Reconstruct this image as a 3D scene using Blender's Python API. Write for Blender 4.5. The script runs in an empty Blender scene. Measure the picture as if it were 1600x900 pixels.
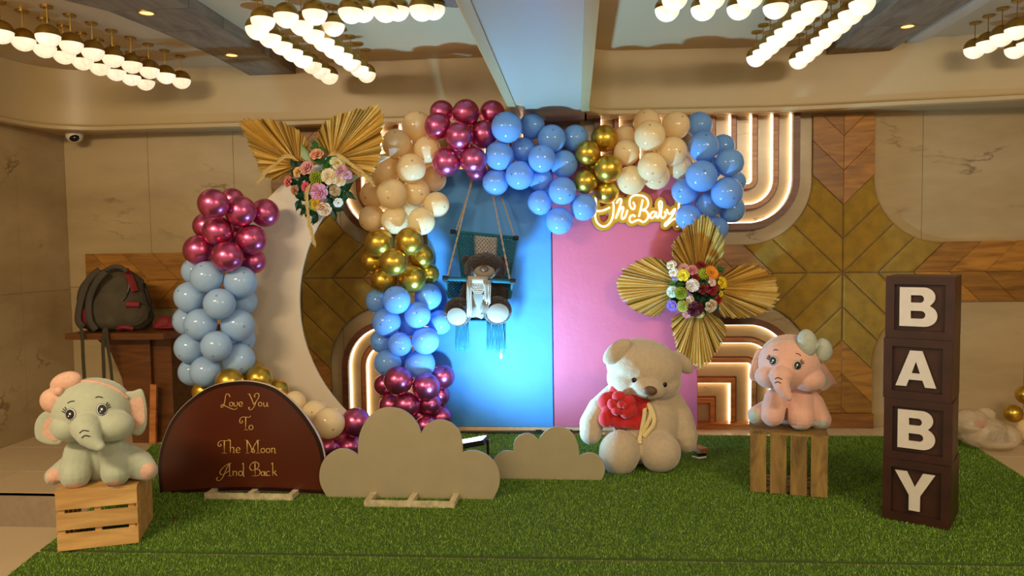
import bpy, bmesh, math, random
import numpy as np
from mathutils import Vector, Matrix, Euler
from mathutils.bvhtree import BVHTree

random.seed(7)
SC = bpy.context.scene
COL = SC.collection

# ------------------------------------------------------------------ camera
F_PX = 1150.0
TH = math.radians(5.0)
PITCH = math.atan(63 / 1150)
ROLL = 0.0145
CAM = Vector((0, 0, 1.5))
FW = Vector((-math.sin(TH) * math.cos(PITCH), math.cos(TH) * math.cos(PITCH), -math.sin(PITCH)))
R0 = Vector((math.cos(TH), math.sin(TH), 0))
U0 = R0.cross(FW)
RT = R0 * math.cos(ROLL) - U0 * math.sin(ROLL)
UP = U0 * math.cos(ROLL) + R0 * math.sin(ROLL)
FH = Vector((-math.sin(TH), math.cos(TH), 0))
cam_data = bpy.data.cameras.new('camera')
cam_data.sensor_width = 36
cam_data.lens = F_PX / 1600 * 36
cam_data.clip_start = 0.05
cam = bpy.data.objects.new('camera', cam_data)
COL.objects.link(cam)
cam.matrix_world = Matrix(((RT.x, UP.x, -FW.x, CAM.x), (RT.y, UP.y, -FW.y, CAM.y), (RT.z, UP.z, -FW.z, CAM.z), (0, 0, 0, 1)))
SC.camera = cam

# ------------------------------------------------------------------ world, large lights, exposure
world = bpy.data.worlds.new('world')
SC.world = world
world.use_nodes = True
world.node_tree.nodes['Background'].inputs[0].default_value = (1.0, 0.87, 0.68, 1)
world.node_tree.nodes['Background'].inputs[1].default_value = 0.42
SC.view_settings.view_transform = 'Standard'
SC.view_settings.look = 'None'
SC.view_settings.exposure = 0.35
SC.view_settings.gamma = 1.0
SC.view_settings.use_curve_mapping = False


def area_light(name, loc, size, size_y, power, color, target):
    l = bpy.data.lights.new(name, 'AREA')
    l.shape = 'RECTANGLE'; l.size = size; l.size_y = size_y
    l.energy = power; l.color = color
    o = bpy.data.objects.new(name, l)
    COL.objects.link(o)
    o.location = loc
    o.rotation_euler = (Vector(target) - Vector(loc)).to_track_quat('-Z', 'Y').to_euler()
    return o


# the hall's other ceiling lamps, above and behind the photographer
area_light('hall_ceiling_lamp_offscreen', (-3.0, 1.0, 2.95), 1.3, 0.4, 100, (1.0, 0.82, 0.56), (-3.0, 4.4, 0))
area_light('hall_ceiling_lamp_offscreen', (2.5, 0.8, 2.95), 1.3, 0.4, 85, (1.0, 0.82, 0.56), (2.3, 4.2, 0))
area_light('hall_ceiling_lamp_offscreen', (0.0, -1.2, 2.95), 2.0, 0.4, 80, (1.0, 0.84, 0.60), (0.0, 4.2, 0.6))


# ------------------------------------------------------------------ pixel -> world
def ray(x, y):
    return FW + RT * ((x - 800) / F_PX) + UP * ((450 - y) / F_PX)


def onY(x, y, Y):
    d = ray(x, y)
    return CAM + d * (Y / d.y)


def onZ(x, y, Z):
    d = ray(x, y)
    return CAM + d * ((Z - CAM.z) / d.z)


def onD(x, y, dd):
    d = ray(x, y)
    return CAM + d * (dd / d.dot(FH))


def dep(p):
    return Vector((p[0], p[1], 0)).dot(FH)


def S(*c):
    out = [(v / 255 / 12.92 if v / 255 <= 0.04045 else ((v / 255 + 0.055) / 1.055) ** 2.4) for v in c]
    return tuple(out) + (1,)


# ------------------------------------------------------------------ materials
def new_mat(name):
    m = bpy.data.materials.new(name)
    m.use_nodes = True
    nt = m.node_tree
    return m, nt, nt.nodes['Principled BSDF']


def N(nt, typ, **kw):
    n = nt.nodes.new(typ)
    for k, v in kw.items():
        if k.startswith('i_'):
            key = k[2:].replace('_', ' ')
            n.inputs[key].default_value = v
        else:
            setattr(n, k, v)
    return n


def ramp(nt, stops):
    r = nt.nodes.new('ShaderNodeValToRGB')
    el = r.color_ramp.elements
    while len(el) < len(stops):
        el.new(0.5)
    for e, (p, c) in zip(el, stops):
        e.position = p; e.color = c
    return r


def plain(name, col, rough=0.5, metal=0.0, spec=0.5, noise_amt=0.0, noise_scale=30, bump=0.0, bump_scale=200, sheen=0.0, coat=0.0, dist=0.004):
    m, nt, b = new_mat(name)
    b.inputs['Base Color'].default_value = col
    b.inputs['Roughness'].default_value = rough
    b.inputs['Metallic'].default_value = metal
    b.inputs['Specular IOR Level'].default_value = spec
    b.inputs['Sheen Weight'].default_value = sheen
    b.inputs['Coat Weight'].default_value = coat
    tc = N(nt, 'ShaderNodeTexCoord')
    if noise_amt:
        n = N(nt, 'ShaderNodeTexNoise', i_Scale=noise_scale, i_Detail=5.0)
        nt.links.new(tc.outputs['Object'], n.inputs['Vector'])
        c2 = tuple(v * (1 - noise_amt) for v in col[:3]) + (1,)
        c3 = tuple(min(1, v * (1 + noise_amt * 0.6)) for v in col[:3]) + (1,)
        r = ramp(nt, [(0.3, c2), (0.7, c3)])
        nt.links.new(n.outputs['Fac'], r.inputs[0])
        nt.links.new(r.outputs[0], b.inputs['Base Color'])
    if bump:
        n2 = N(nt, 'ShaderNodeTexNoise', i_Scale=bump_scale, i_Detail=4.0)
        nt.links.new(tc.outputs['Object'], n2.inputs['Vector'])
        bp = N(nt, 'ShaderNodeBump', i_Strength=bump, i_Distance=dist)
        nt.links.new(n2.outputs['Fac'], bp.inputs['Height'])
        nt.links.new(bp.outputs[0], b.inputs['Normal'])
    return m


def emitter(name, col, strength, base=None):
    m, nt, b = new_mat(name)
    b.inputs['Base Color'].default_value = base or col
    b.inputs['Emission Color'].default_value = col
    b.inputs['Emission Strength'].default_value = strength
    return m


def wood(name, dark, light, scale=(1.5, 14, 14), rough=0.45, rand=0.25, axis_rot=0.0, knots=True):
    m, nt, b = new_mat(name)
    tc = N(nt, 'ShaderNodeTexCoord')
    oi = N(nt, 'ShaderNodeObjectInfo')
    mp = N(nt, 'ShaderNodeMapping')
    mp.inputs['Scale'].default_value = scale
    mp.inputs['Rotation'].default_value = (0, axis_rot, 0)
    nt.links.new(tc.outputs['Object'], mp.inputs['Vector'])
    sc = N(nt, 'ShaderNodeVectorMath', operation='SCALE')
    comb = N(nt, 'ShaderNodeCombineXYZ')
    mul = N(nt, 'ShaderNodeMath', operation='MULTIPLY'); mul.inputs[1].default_value = 37.0
    nt.links.new(oi.outputs['Random'], mul.inputs[0])
    for k in range(3):
        nt.links.new(mul.outputs[0], comb.inputs[k])
    add = N(nt, 'ShaderNodeVectorMath', operation='ADD')
    nt.links.new(mp.outputs[0], add.inputs[0]); nt.links.new(comb.outputs[0], add.inputs[1])
    n = N(nt, 'ShaderNodeTexNoise', i_Scale=1.6, i_Detail=7.0, i_Roughness=0.62, i_Distortion=0.7)
    nt.links.new(add.outputs[0], n.inputs['Vector'])
    r = ramp(nt, [(0.3, dark), (0.68, light)])
    nt.links.new(n.outputs['Fac'], r.inputs[0])
    hs = N(nt, 'ShaderNodeHueSaturation')
    mr = N(nt, 'ShaderNodeMapRange'); mr.inputs['To Min'].default_value = 1 - rand; mr.inputs['To Max'].default_value = 1 + rand
    nt.links.new(oi.outputs['Random'], mr.inputs['Value'])
    nt.links.new(mr.outputs[0], hs.inputs['Value'])
    nt.links.new(r.outputs[0], hs.inputs['Color'])
    nt.links.new(hs.outputs[0], b.inputs['Base Color'])
    b.inputs['Roughness'].default_value = rough
    bp = N(nt, 'ShaderNodeBump', i_Strength=0.15, i_Distance=0.003)
    nt.links.new(n.outputs['Fac'], bp.inputs['Height'])
    nt.links.new(bp.outputs[0], b.inputs['Normal'])
    return m


def marble(name, base, dark, vein, rough=0.25, vscale=1.0):
    m, nt, b = new_mat(name)
    geo = N(nt, 'ShaderNodeNewGeometry')
    mp = N(nt, 'ShaderNodeMapping')
    mp.inputs['Rotation'].default_value = (0.3, 0.75, 0.4)
    mp.inputs['Scale'].default_value = (0.55 * vscale, 1.0 * vscale, 1.7 * vscale)
    nt.links.new(geo.outputs['Position'], mp.inputs['Vector'])
    cl = N(nt, 'ShaderNodeTexNoise', i_Scale=1.3, i_Detail=5.0, i_Roughness=0.6)
    nt.links.new(mp.outputs[0], cl.inputs['Vector'])
    r = ramp(nt, [(0.32, dark), (0.62, base)])
    nt.links.new(cl.outputs['Fac'], r.inputs[0])
    # warped coordinates -> thin ridge lines
    wn = N(nt, 'ShaderNodeTexNoise', i_Scale=2.2, i_Detail=8.0, i_Roughness=0.62)
    nt.links.new(mp.outputs[0], wn.inputs['Vector'])
    mixv = N(nt, 'ShaderNodeMixRGB', blend_type='ADD'); mixv.inputs[0].default_value = 0.75
    nt.links.new(mp.outputs[0], mixv.inputs[1]); nt.links.new(wn.outputs['Color'], mixv.inputs[2])
    vn = N(nt, 'ShaderNodeTexNoise', i_Scale=1.05, i_Detail=2.0)
    nt.links.new(mixv.outputs[0], vn.inputs['Vector'])
    sub = N(nt, 'ShaderNodeMath', operation='SUBTRACT'); sub.inputs[1].default_value = 0.5
    nt.links.new(vn.outputs['Fac'], sub.inputs[0])
    ab = N(nt, 'ShaderNodeMath', operation='ABSOLUTE')
    nt.links.new(sub.outputs[0], ab.inputs[0])
    vr = ramp(nt, [(0.0, (1, 1, 1, 1)), (0.011, (0, 0, 0, 1))])
    nt.links.new(ab.outputs[0], vr.inputs[0])
    msk = N(nt, 'ShaderNodeTexNoise', i_Scale=2.6, i_Detail=2.0)
    nt.links.new(geo.outputs['Position'], msk.inputs['Vector'])
    mk = ramp(nt, [(0.50, (0, 0, 0, 1)), (0.66, (0.75, 0.75, 0.75, 1))])
    nt.links.new(msk.outputs['Fac'], mk.inputs[0])
    mm = N(nt, 'ShaderNodeMath', operation='MULTIPLY')
    nt.links.new(vr.outputs[0], mm.inputs[0]); nt.links.new(mk.outputs[0], mm.inputs[1])
    mx = N(nt, 'ShaderNodeMixRGB')
    nt.links.new(mm.outputs[0], mx.inputs[0]); nt.links.new(r.outputs[0], mx.inputs[1])
    mx.inputs[2].default_value = vein
    nt.links.new(mx.outputs[0], b.inputs['Base Color'])
    b.inputs['Roughness'].default_value = rough
    return m


def balloon_mat(name, col, chrome=False, transl=0.3, rough=0.12):
    m, nt, b = new_mat(name)
    tc = N(nt, 'ShaderNodeTexCoord')
    sep = N(nt, 'ShaderNodeSeparateXYZ')
    nt.links.new(tc.outputs['Object'], sep.inputs[0])
    c2 = N(nt, 'ShaderNodeCombineXYZ')
    nt.links.new(sep.outputs[0], c2.inputs[0]); nt.links.new(sep.outputs[1], c2.inputs[1])
    ln = N(nt, 'ShaderNodeVectorMath', operation='LENGTH')
    nt.links.new(c2.outputs[0], ln.inputs[0])
    gt = N(nt, 'ShaderNodeMath', operation='GREATER_THAN'); gt.inputs[1].default_value = 0.0
    nt.links.new(sep.outputs[2], gt.inputs[0])
    r = ramp(nt, [(0.02, (1, 1, 1, 1)), (0.11, (0, 0, 0, 1))])
    nt.links.new(ln.outputs['Value'], r.inputs[0])
    mu = N(nt, 'ShaderNodeMath', operation='MULTIPLY')
    nt.links.new(r.outputs[0], mu.inputs[0]); nt.links.new(gt.outputs[0], mu.inputs[1])
    mx = N(nt, 'ShaderNodeMixRGB')
    mx.inputs[1].default_value = col
    mx.inputs[2].default_value = tuple(v * 0.45 for v in col[:3]) + (1,)
    nt.links.new(mu.outputs[0], mx.inputs[0])
    nt.links.new(mx.outputs[0], b.inputs['Base Color'])
    if chrome:
        b.inputs['Metallic'].default_value = 0.92
        b.inputs['Roughness'].default_value = 0.30
    else:
        b.inputs['Roughness'].default_value = rough
        b.inputs['Specular IOR Level'].default_value = 0.5
        tr = N(nt, 'ShaderNodeBsdfTranslucent')
        nt.links.new(mx.outputs[0], tr.inputs['Color'])
        ms = N(nt, 'ShaderNodeMixShader'); ms.inputs[0].default_value = transl
        out = nt.nodes['Material Output']
        nt.links.new(b.outputs[0], ms.inputs[1]); nt.links.new(tr.outputs[0], ms.inputs[2])
        nt.links.new(ms.outputs[0], out.inputs['Surface'])
    return m


M = {}
M['marble'] = marble('marble', S(184, 160, 118), S(160, 136, 94), S(92, 70, 40))
M['floor'] = marble('floor_marble', S(214, 190, 152), S(196, 172, 134), S(150, 128, 96), rough=0.3, vscale=0.6)
M['riser'] = plain('riser_stone', S(156, 136, 108), 0.5, noise_amt=0.1)
M['grout'] = plain('grout', S(84, 66, 42), 0.8)
M['pad'] = plain('mustard_fabric', S(152, 118, 28), 0.85, noise_amt=0.22, noise_scale=14, bump=0.25, bump_scale=350, sheen=0.25)
M['plank'] = wood('wood_plank_stain', S(104, 58, 16), S(166, 104, 40), rough=0.42)
M['bar'] = wood('wood_bar_stain', S(150, 84, 34), S(206, 134, 70), rough=0.35, rand=0.1)
M['barout'] = wood('wood_bar_dark', S(84, 44, 20), S(124, 70, 34), rough=0.4, rand=0.1)
M['midwall'] = plain('brown_wall_panel', S(118, 92, 72), 0.5, noise_amt=0.08)
M['led'] = emitter('led_strip_glow', (1.0, 0.78, 0.53, 1), 5.6)
M['plaster'] = plain('soffit_plaster', S(186, 162, 116), 0.42, noise_amt=0.04, noise_scale=2)
M['ceiling'] = plain('ceiling_paint', S(196, 176, 140), 0.35)
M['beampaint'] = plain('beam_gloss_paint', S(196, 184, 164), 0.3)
M['greybeam'] = wood('grey_stone_plank', S(96, 84, 70), S(140, 124, 102), scale=(9, 1.6, 9), rough=0.5, rand=0.1)
M['brass'] = plain('brushed_brass', S(176, 138, 58), 0.3, metal=0.9)
m, nt, b = new_mat('frosted_globe_glow')
tc = N(nt, 'ShaderNodeTexCoord'); n_ = N(nt, 'ShaderNodeTexNoise', i_Scale=60.0, i_Detail=3.0)
nt.links.new(tc.outputs['Object'], n_.inputs['Vector'])
r_ = ramp(nt, [(0.35, (1.0, 0.70, 0.40, 1)), (0.6, (1.0, 0.87, 0.66, 1))])
nt.links.new(n_.outputs['Fac'], r_.inputs[0]); nt.links.new(r_.outputs[0], b.inputs['Emission Color'])
b.inputs['Base Color'].default_value = (0.9, 0.85, 0.75, 1); b.inputs['Emission Strength'].default_value = 0.64
M['globe'] = m
M['downlight'] = emitter('downlight_glow', (1.0, 0.60, 0.20, 1), 1.6)
M['white'] = plain('white_paint', S(214, 196, 170), 0.35, noise_amt=0.03, noise_scale=4)
M['cream'] = plain('cream_board', S(164, 150, 116), 0.45, noise_amt=0.05, noise_scale=8)
M['chipped'] = plain('chipped_white_wood', S(200, 182, 142), 0.7, noise_amt=0.35, noise_scale=25)
M['black'] = plain('black_plastic', S(16, 15, 15), 0.4)
M['bluefab'] = plain('blue_fabric', S(70, 140, 200), 0.6, noise_amt=0.05, noise_scale=3, bump=0.25, bump_scale=9, sheen=0.1, dist=0.02)
M['pinkfab'] = plain('pink_fabric', S(204, 98, 122), 0.6, noise_amt=0.05, noise_scale=3, bump=0.25, bump_scale=9, sheen=0.1, dist=0.02)
M['batten'] = plain('pale_pine_batten', S(214, 178, 130), 0.6, noise_amt=0.15)
M['signbrown'] = plain('brown_gloss_board', S(82, 34, 15), 0.28, noise_amt=0.06, noise_scale=3)
M['signdark'] = plain('dark_brown_border', S(40, 14, 10), 0.3)
M['goldtext'] = plain('gold_lettering', S(212, 170, 96), 0.4, metal=0.15)
M['crate'] = wood('crate_pine', S(166, 118, 58), S(214, 168, 100), scale=(1.2, 10, 10), rough=0.6, rand=0.12)
M['crateold'] = wood('crate_weathered_pine', S(92, 68, 28), S(164, 128, 62), scale=(10, 10, 2.2), rough=0.65, rand=0.14)
M['boxwood'] = plain('dark_stained_box', S(58, 28, 14), 0.4, noise_amt=0.3, noise_scale=9)
M['letter'] = plain('white_letter', S(212, 200, 184), 0.5, noise_amt=0.04)
M['tablewood'] = wood('table_veneer', S(74, 40, 14), S(116, 68, 26), rough=0.35, rand=0.05)
M['bag'] = plain('backpack_canvas', S(72, 62, 42), 0.85, noise_amt=0.25, noise_scale=10, bump=0.4, bump_scale=16, dist=0.02)
M['strap'] = plain('backpack_strap', S(66, 58, 46), 0.85)
M['bagred'] = plain('backpack_red', S(120, 22, 26), 0.7)
M['webbing'] = plain('olive_webbing', S(54, 48, 28), 0.85)
M['b_blue'] = balloon_mat('balloon_light_blue', S(178, 210, 244), transl=0.25)
M['b_blue2'] = balloon_mat('balloon_sky_blue', S(130, 184, 244), transl=0.3)
M['b_peach'] = balloon_mat('balloon_peach', S(255, 232, 182), transl=0.35)
M['b_mag'] = balloon_mat('balloon_chrome_magenta', S(206, 98, 142), chrome=True)
M['b_gold'] = balloon_mat('balloon_chrome_gold', S(206, 168, 64), chrome=True)
m, nt, b = new_mat('gold_painted_palm')
geo = N(nt, 'ShaderNodeNewGeometry')
r_ = ramp(nt, [(0.0, S(150, 112, 36)), (0.3, S(216, 180, 88)), (1.0, S(250, 230, 164))])
nt.links.new(geo.outputs['Random Per Island'], r_.inputs[0]); nt.links.new(r_.outputs[0], b.inputs['Base Color'])
b.inputs['Metallic'].default_value = 0.35; b.inputs['Roughness'].default_value = 0.34
M['fan'] = m
M['pampas'] = plain('pampas_plume', S(206, 176, 110), 0.9)
M['eleg'] = plain('mint_grey_plush', S(174, 178, 152), 0.9, noise_amt=0.06, bump=0.3, bump_scale=260, sheen=0.4)
M['elep'] = plain('pink_plush', S(222, 170, 148), 0.9, noise_amt=0.06, bump=0.3, bump_scale=260, sheen=0.4)
M['peachfab'] = plain('peach_satin', S(214, 168, 142), 0.7, noise_amt=0.12, noise_scale=60, bump=0.4, bump_scale=60)
M['greyfab'] = plain('grey_mint_satin', S(176, 180, 162), 0.7, noise_amt=0.1, noise_scale=60, bump=0.4, bump_scale=60)
M['ink'] = plain('black_embroidery', S(18, 14, 14), 0.5)
M['eyewhite'] = plain('white_embroidery', S(236, 232, 224), 0.5)
M['bear'] = plain('cream_plush', S(190, 168, 136), 0.95, noise_amt=0.08, noise_scale=40, bump=0.6, bump_scale=120, sheen=0.5, dist=0.008)
M['nose'] = plain('brown_nose', S(96, 66, 44), 0.6)
M['glosseye'] = plain('glossy_black_eye', S(8, 8, 10), 0.08)
M['rose'] = plain('red_plush', S(196, 26, 26), 0.85, noise_amt=0.1, sheen=0.3)
M['ribbon'] = plain('cream_ribbon', S(222, 198, 136), 0.6)
M['brownfur'] = plain('brown_fur', S(46, 28, 19), 0.95, noise_amt=0.45, noise_scale=90, bump=1.0, bump_scale=130, sheen=0.3, dist=0.01)
M['creamfur'] = plain('cream_pad', S(142, 132, 118), 0.9, bump=0.3)
M['teal'] = plain('teal_cord', S(14, 88, 102), 0.8)
M['cord'] = plain('cream_cord', S(170, 156, 136), 0.85)
M['neon'] = emitter('neon_tube_glow', (1.0, 0.90, 0.62, 1), 1.5)
M['acrylic'] = plain('yellow_acrylic', S(186, 134, 6), 0.35)
M['cctv'] = plain('white_plastic', S(222, 208, 180), 0.4)
M['spotlens'] = emitter('floodlight_lens', (0.62, 0.88, 1.0, 1), 6)
M['brownblock'] = plain('tan_block', S(176, 112, 60), 0.6)
M['leafdark'] = plain('dark_green_leaf', S(24, 66, 34), 0.45, noise_amt=0.3, noise_scale=40)
M['leafmid'] = plain('mid_green_leaf', S(62, 118, 52), 0.45, noise_amt=0.3, noise_scale=40)
M['leafstripe'] = plain('striped_leaf', S(150, 176, 128), 0.5, noise_amt=0.5, noise_scale=50)


# ------------------------------------------------------------------ mesh helpers
class MB:
    def __init__(self):
        self.v = []; self.f = []

    def add(self, vs, fs):
        o = len(self.v)
        self.v += [tuple(p) for p in vs]
        self.f += [tuple(i + o for i in f) for f in fs]
        return self

    def box(self, c, s, rz=0.0, mat=None):
        sx, sy, sz = s[0] / 2, s[1] / 2, s[2] / 2
        vs = [Vector((x * sx, y * sy, z * sz)) for z in (-1, 1) for y in (-1, 1) for x in (-1, 1)]
        m = mat if mat is not None else Matrix.Rotation(rz, 3, 'Z')
        vs = [m @ v + Vector(c) for v in vs]
        return self.add(vs, [(0, 2, 3, 1), (4, 5, 7, 6), (0, 1, 5, 4), (2, 6, 7, 3), (0, 4, 6, 2), (1, 3, 7, 5)])

    def ell(self, c, ax, n=20, m=12, z0=0.0, z1=1.0):
        """ellipsoid: ax = three axis vectors (with length); z0..z1 share of the polar range"""
        c = Vector(c); ax = [Vector(a) for a in ax]
        vs = []; fs = []
        for j in range(m + 1):
            t = math.pi * (z0 + (z1 - z0) * j / m)
            for i in range(n):
                a = 2 * math.pi * i / n
                vs.append(c + ax[0] * (math.sin(t) * math.cos(a)) + ax[1] * (math.sin(t) * math.sin(a)) + ax[2] * math.cos(t))
        for j in range(m):
            for i in range(n):
                fs.append((j * n + i, (j + 1) * n + i, (j + 1) * n + (i + 1) % n, j * n + (i + 1) % n))
        return self.add(vs, fs)

    def tube(self, pts, r, n=6, flat=None):
        """tube along pts, r a number or list; flat=(normal vector, factor) squashes the section"""
        pts = [Vector(p) for p in pts]
        k = len(pts)
        rs = r if isinstance(r, (list, tuple)) else [r] * k
        vs = []; fs = []
        prev = None
        for i, p in enumerate(pts):
            t = (pts[min(i + 1, k - 1)] - pts[max(i - 1, 0)])
            if t.length < 1e-9:
                t = Vector((0, 0, 1))
            t.normalize()
            if flat is not None:
                b = Vector(flat[0]) - t * Vector(flat[0]).dot(t)
                b.normalize()
            elif prev is not None:
                b = prev - t * prev.dot(t)
                if b.length < 1e-6:
                    b = t.orthogonal()
                b.normalize()
            else:
                b = t.orthogonal().normalized()
            prev = b
            a = t.cross(b)
            fb = flat[1] if flat is not None else 1.0
            for j in range(n):
                q = 2 * math.pi * j / n
                vs.append(p + a * (rs[i] * math.cos(q)) + b * (rs[i] * fb * math.sin(q)))
        for i in range(k - 1):
            for j in range(n):
                fs.append((i * n + j, i * n + (j + 1) % n, (i + 1) * n + (j + 1) % n, (i + 1) * n + j))
        fs.append(tuple(range(n))[::-1]); fs.append(tuple((k - 1) * n + j for j in range(n)))
        return self.add(vs, fs)

    def lathe(self, c, prof, n=20):
        """prof = [(radius, z)] around the vertical through c"""
        c = Vector(c); vs = []; fs = []
        for r, z in prof:
            for i in range(n):
                a = 2 * math.pi * i / n
                vs.append(c + Vector((r * math.cos(a), r * math.sin(a), z)))
        for j in range(len(prof) - 1):
            for i in range(n):
                fs.append((j * n + i, j * n + (i + 1) % n, (j + 1) * n + (i + 1) % n, (j + 1) * n + i))
        return self.add(vs, fs)

    def mesh(self, name, smooth=False):
        me = bpy.data.meshes.new(name)
        me.from_pydata(self.v, [], self.f)
        me.update()
        if smooth:
            me.polygons.foreach_set('use_smooth', [True] * len(me.polygons))
        return me


def ccw(poly):
    a = sum(poly[i][0] * poly[(i + 1) % len(poly)][1] - poly[(i + 1) % len(poly)][0] * poly[i][1] for i in range(len(poly)))
    return poly if a > 0 else poly[::-1]


def inset(poly, d):
    n = len(poly); out = []
    for i in range(n):
        p0, p1, p2 = Vector(poly[i - 1]), Vector(poly[i]), Vector(poly[(i + 1) % n])
        e1 = (p1 - p0); e2 = (p2 - p1)
        if e1.length < 1e-9 or e2.length < 1e-9:
            out.append(tuple(p1)); continue
        e1.normalize(); e2.normalize()
        n1 = Vector((-e1.y, e1.x)); n2 = Vector((-e2.y, e2.x))
        b = n1 + n2
        k = max(0.35, 1 + n1.dot(n2))
        out.append(tuple(p1 + b * (d / k)))
    return out


def dedupe(poly, eps=1e-4):
    out = []
    for p in poly:
        if not out or (Vector(p) - Vector(out[-1])).length > eps:
            out.append(p)
    if len(out) > 1 and (Vector(out[0]) - Vector(out[-1])).length < eps:
        out.pop()
    return out


def slab(poly, prof, plane='XZ'):
    """poly: 2-D outline; prof: [(inset, depth)] from back to front. plane XZ: point (a, depth, b); XY: (a, b, depth)"""
    poly = ccw(dedupe([tuple(p[:2]) for p in poly]))
    n = len(poly); vs = []; fs = []
    for d, y in prof:
        for a, b in (inset(poly, d) if d else poly):
            vs.append((a, y, b) if plane == 'XZ' else (a, b, y))
    for j in range(len(prof) - 1):
        for i in range(n):
            fs.append((j * n + i, j * n + (i + 1) % n, (j + 1) * n + (i + 1) % n, (j + 1) * n + i))
    fs.append(tuple(range(n))[::-1])
    fs.append(tuple((len(prof) - 1) * n + i for i in range(n)))
    mb = MB(); mb.add(vs, fs)
    return mb


def fix_normals(me):
    bm = bmesh.new(); bm.from_mesh(me)
    bmesh.ops.recalc_face_normals(bm, faces=bm.faces)
    bm.to_mesh(me); bm.free()
    return me


def clip(poly, a, b, c):
    """keep a*x + b*y <= c (convex polygon)"""
    out = []
    for i in range(len(poly)):
        p, q = poly[i], poly[(i + 1) % len(poly)]
        dp, dq = a * p[0] + b * p[1] - c, a * q[0] + b * q[1] - c
        if dp <= 0:
            out.append(p)
        if dp * dq < 0:
            t = dp / (dp - dq)
            out.append((p[0] + (q[0] - p[0]) * t, p[1] + (q[1] - p[1]) * t))
    return out


def smoothpts(pts, n=8, closed=False):
    """Catmull-Rom through the points"""
    P = [Vector(p) for p in pts]; out = []
    k = len(P)
    rng = k if closed else k - 1
    for i in range(rng):
        if closed:
            p0, p1, p2, p3 = P[i - 1], P[i], P[(i + 1) % k], P[(i + 2) % k]
        else:
            p0, p1, p2, p3 = P[max(i - 1, 0)], P[i], P[i + 1], P[min(i + 2, k - 1)]
        for j in range(n):
            t = j / n
            out.append(0.5 * ((2 * p1) + (p2 - p0) * t + (2 * p0 - 5 * p1 + 4 * p2 - p3) * t * t + (3 * p1 - p0 - 3 * p2 + p3) * t ** 3))
    if not closed:
        out.append(P[-1])
    return out


def link(name, me, mat, parent=None):
    o = bpy.data.objects.new(name, me)
    COL.objects.link(o)
    if mat is not None and len(me.materials) == 0:
        me.materials.append(mat)
    if parent is not None:
        o.parent = parent
    return o


def tag(o, label=None, cat=None, group=None, kind=None):
    if label: o['label'] = label
    if cat: o['category'] = cat
    if group: o['group'] = group
    if kind: o['kind'] = kind
    return o


def to_mesh(m, smooth=False):
    return fix_normals(m.mesh('m', smooth)) if isinstance(m, MB) else m


class Thing:
    """an Empty at the thing's base; parts are given in world coordinates"""
    def __init__(self, name, label, cat, loc, rz=0.0, group=None, kind=None):
        self.o = bpy.data.objects.new(name, None)
        COL.objects.link(self.o)
        self.o.empty_display_size = 0.05
        self.o.location = loc
        self.o.rotation_euler = (0, 0, rz)
        self.inv = (Matrix.Translation(Vector(loc)) @ Matrix.Rotation(rz, 4, 'Z')).inverted()
        tag(self.o, label, cat, group, kind)

    def part(self, name, m, mat, parent=None, smooth=False, label=None):
        me = to_mesh(m, smooth)
        me.transform(self.inv)
        me.name = name
        o = link(name, me, mat, parent or self.o)
        if label:
            o['label'] = label
        return o


def solo(name, m, mat, label, cat, loc, group=None, kind=None, smooth=False):
    me = to_mesh(m, smooth)
    me.transform(Matrix.Translation(-Vector(loc)))
    me.name = name
    o = link(name, me, mat)
    o.location = loc
    return tag(o, label, cat, group, kind)


def struct(name, m, mat, parent=None, smooth=False):
    me = to_mesh(m, smooth)
    if smooth:
        me.set_sharp_from_angle(angle=math.radians(35))
    me.name = name
    o = link(name, me, mat, parent)
    if parent is None:
        o['kind'] = 'structure'
    return o


def fuse(mb, voxel, smooth=6):
    me = mb.mesh('tmp')
    fix_normals(me)
    o = bpy.data.objects.new('tmp', me)
    COL.objects.link(o)
    r = o.modifiers.new('r', 'REMESH'); r.mode = 'VOXEL'; r.voxel_size = voxel
    s = o.modifiers.new('s', 'SMOOTH'); s.factor = 0.5; s.iterations = smooth
    dg = bpy.context.evaluated_depsgraph_get()
    out = bpy.data.meshes.new_from_object(o.evaluated_get(dg), depsgraph=dg)
    bpy.data.objects.remove(o)
    out.polygons.foreach_set('use_smooth', [True] * len(out.polygons))
    return out


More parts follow.
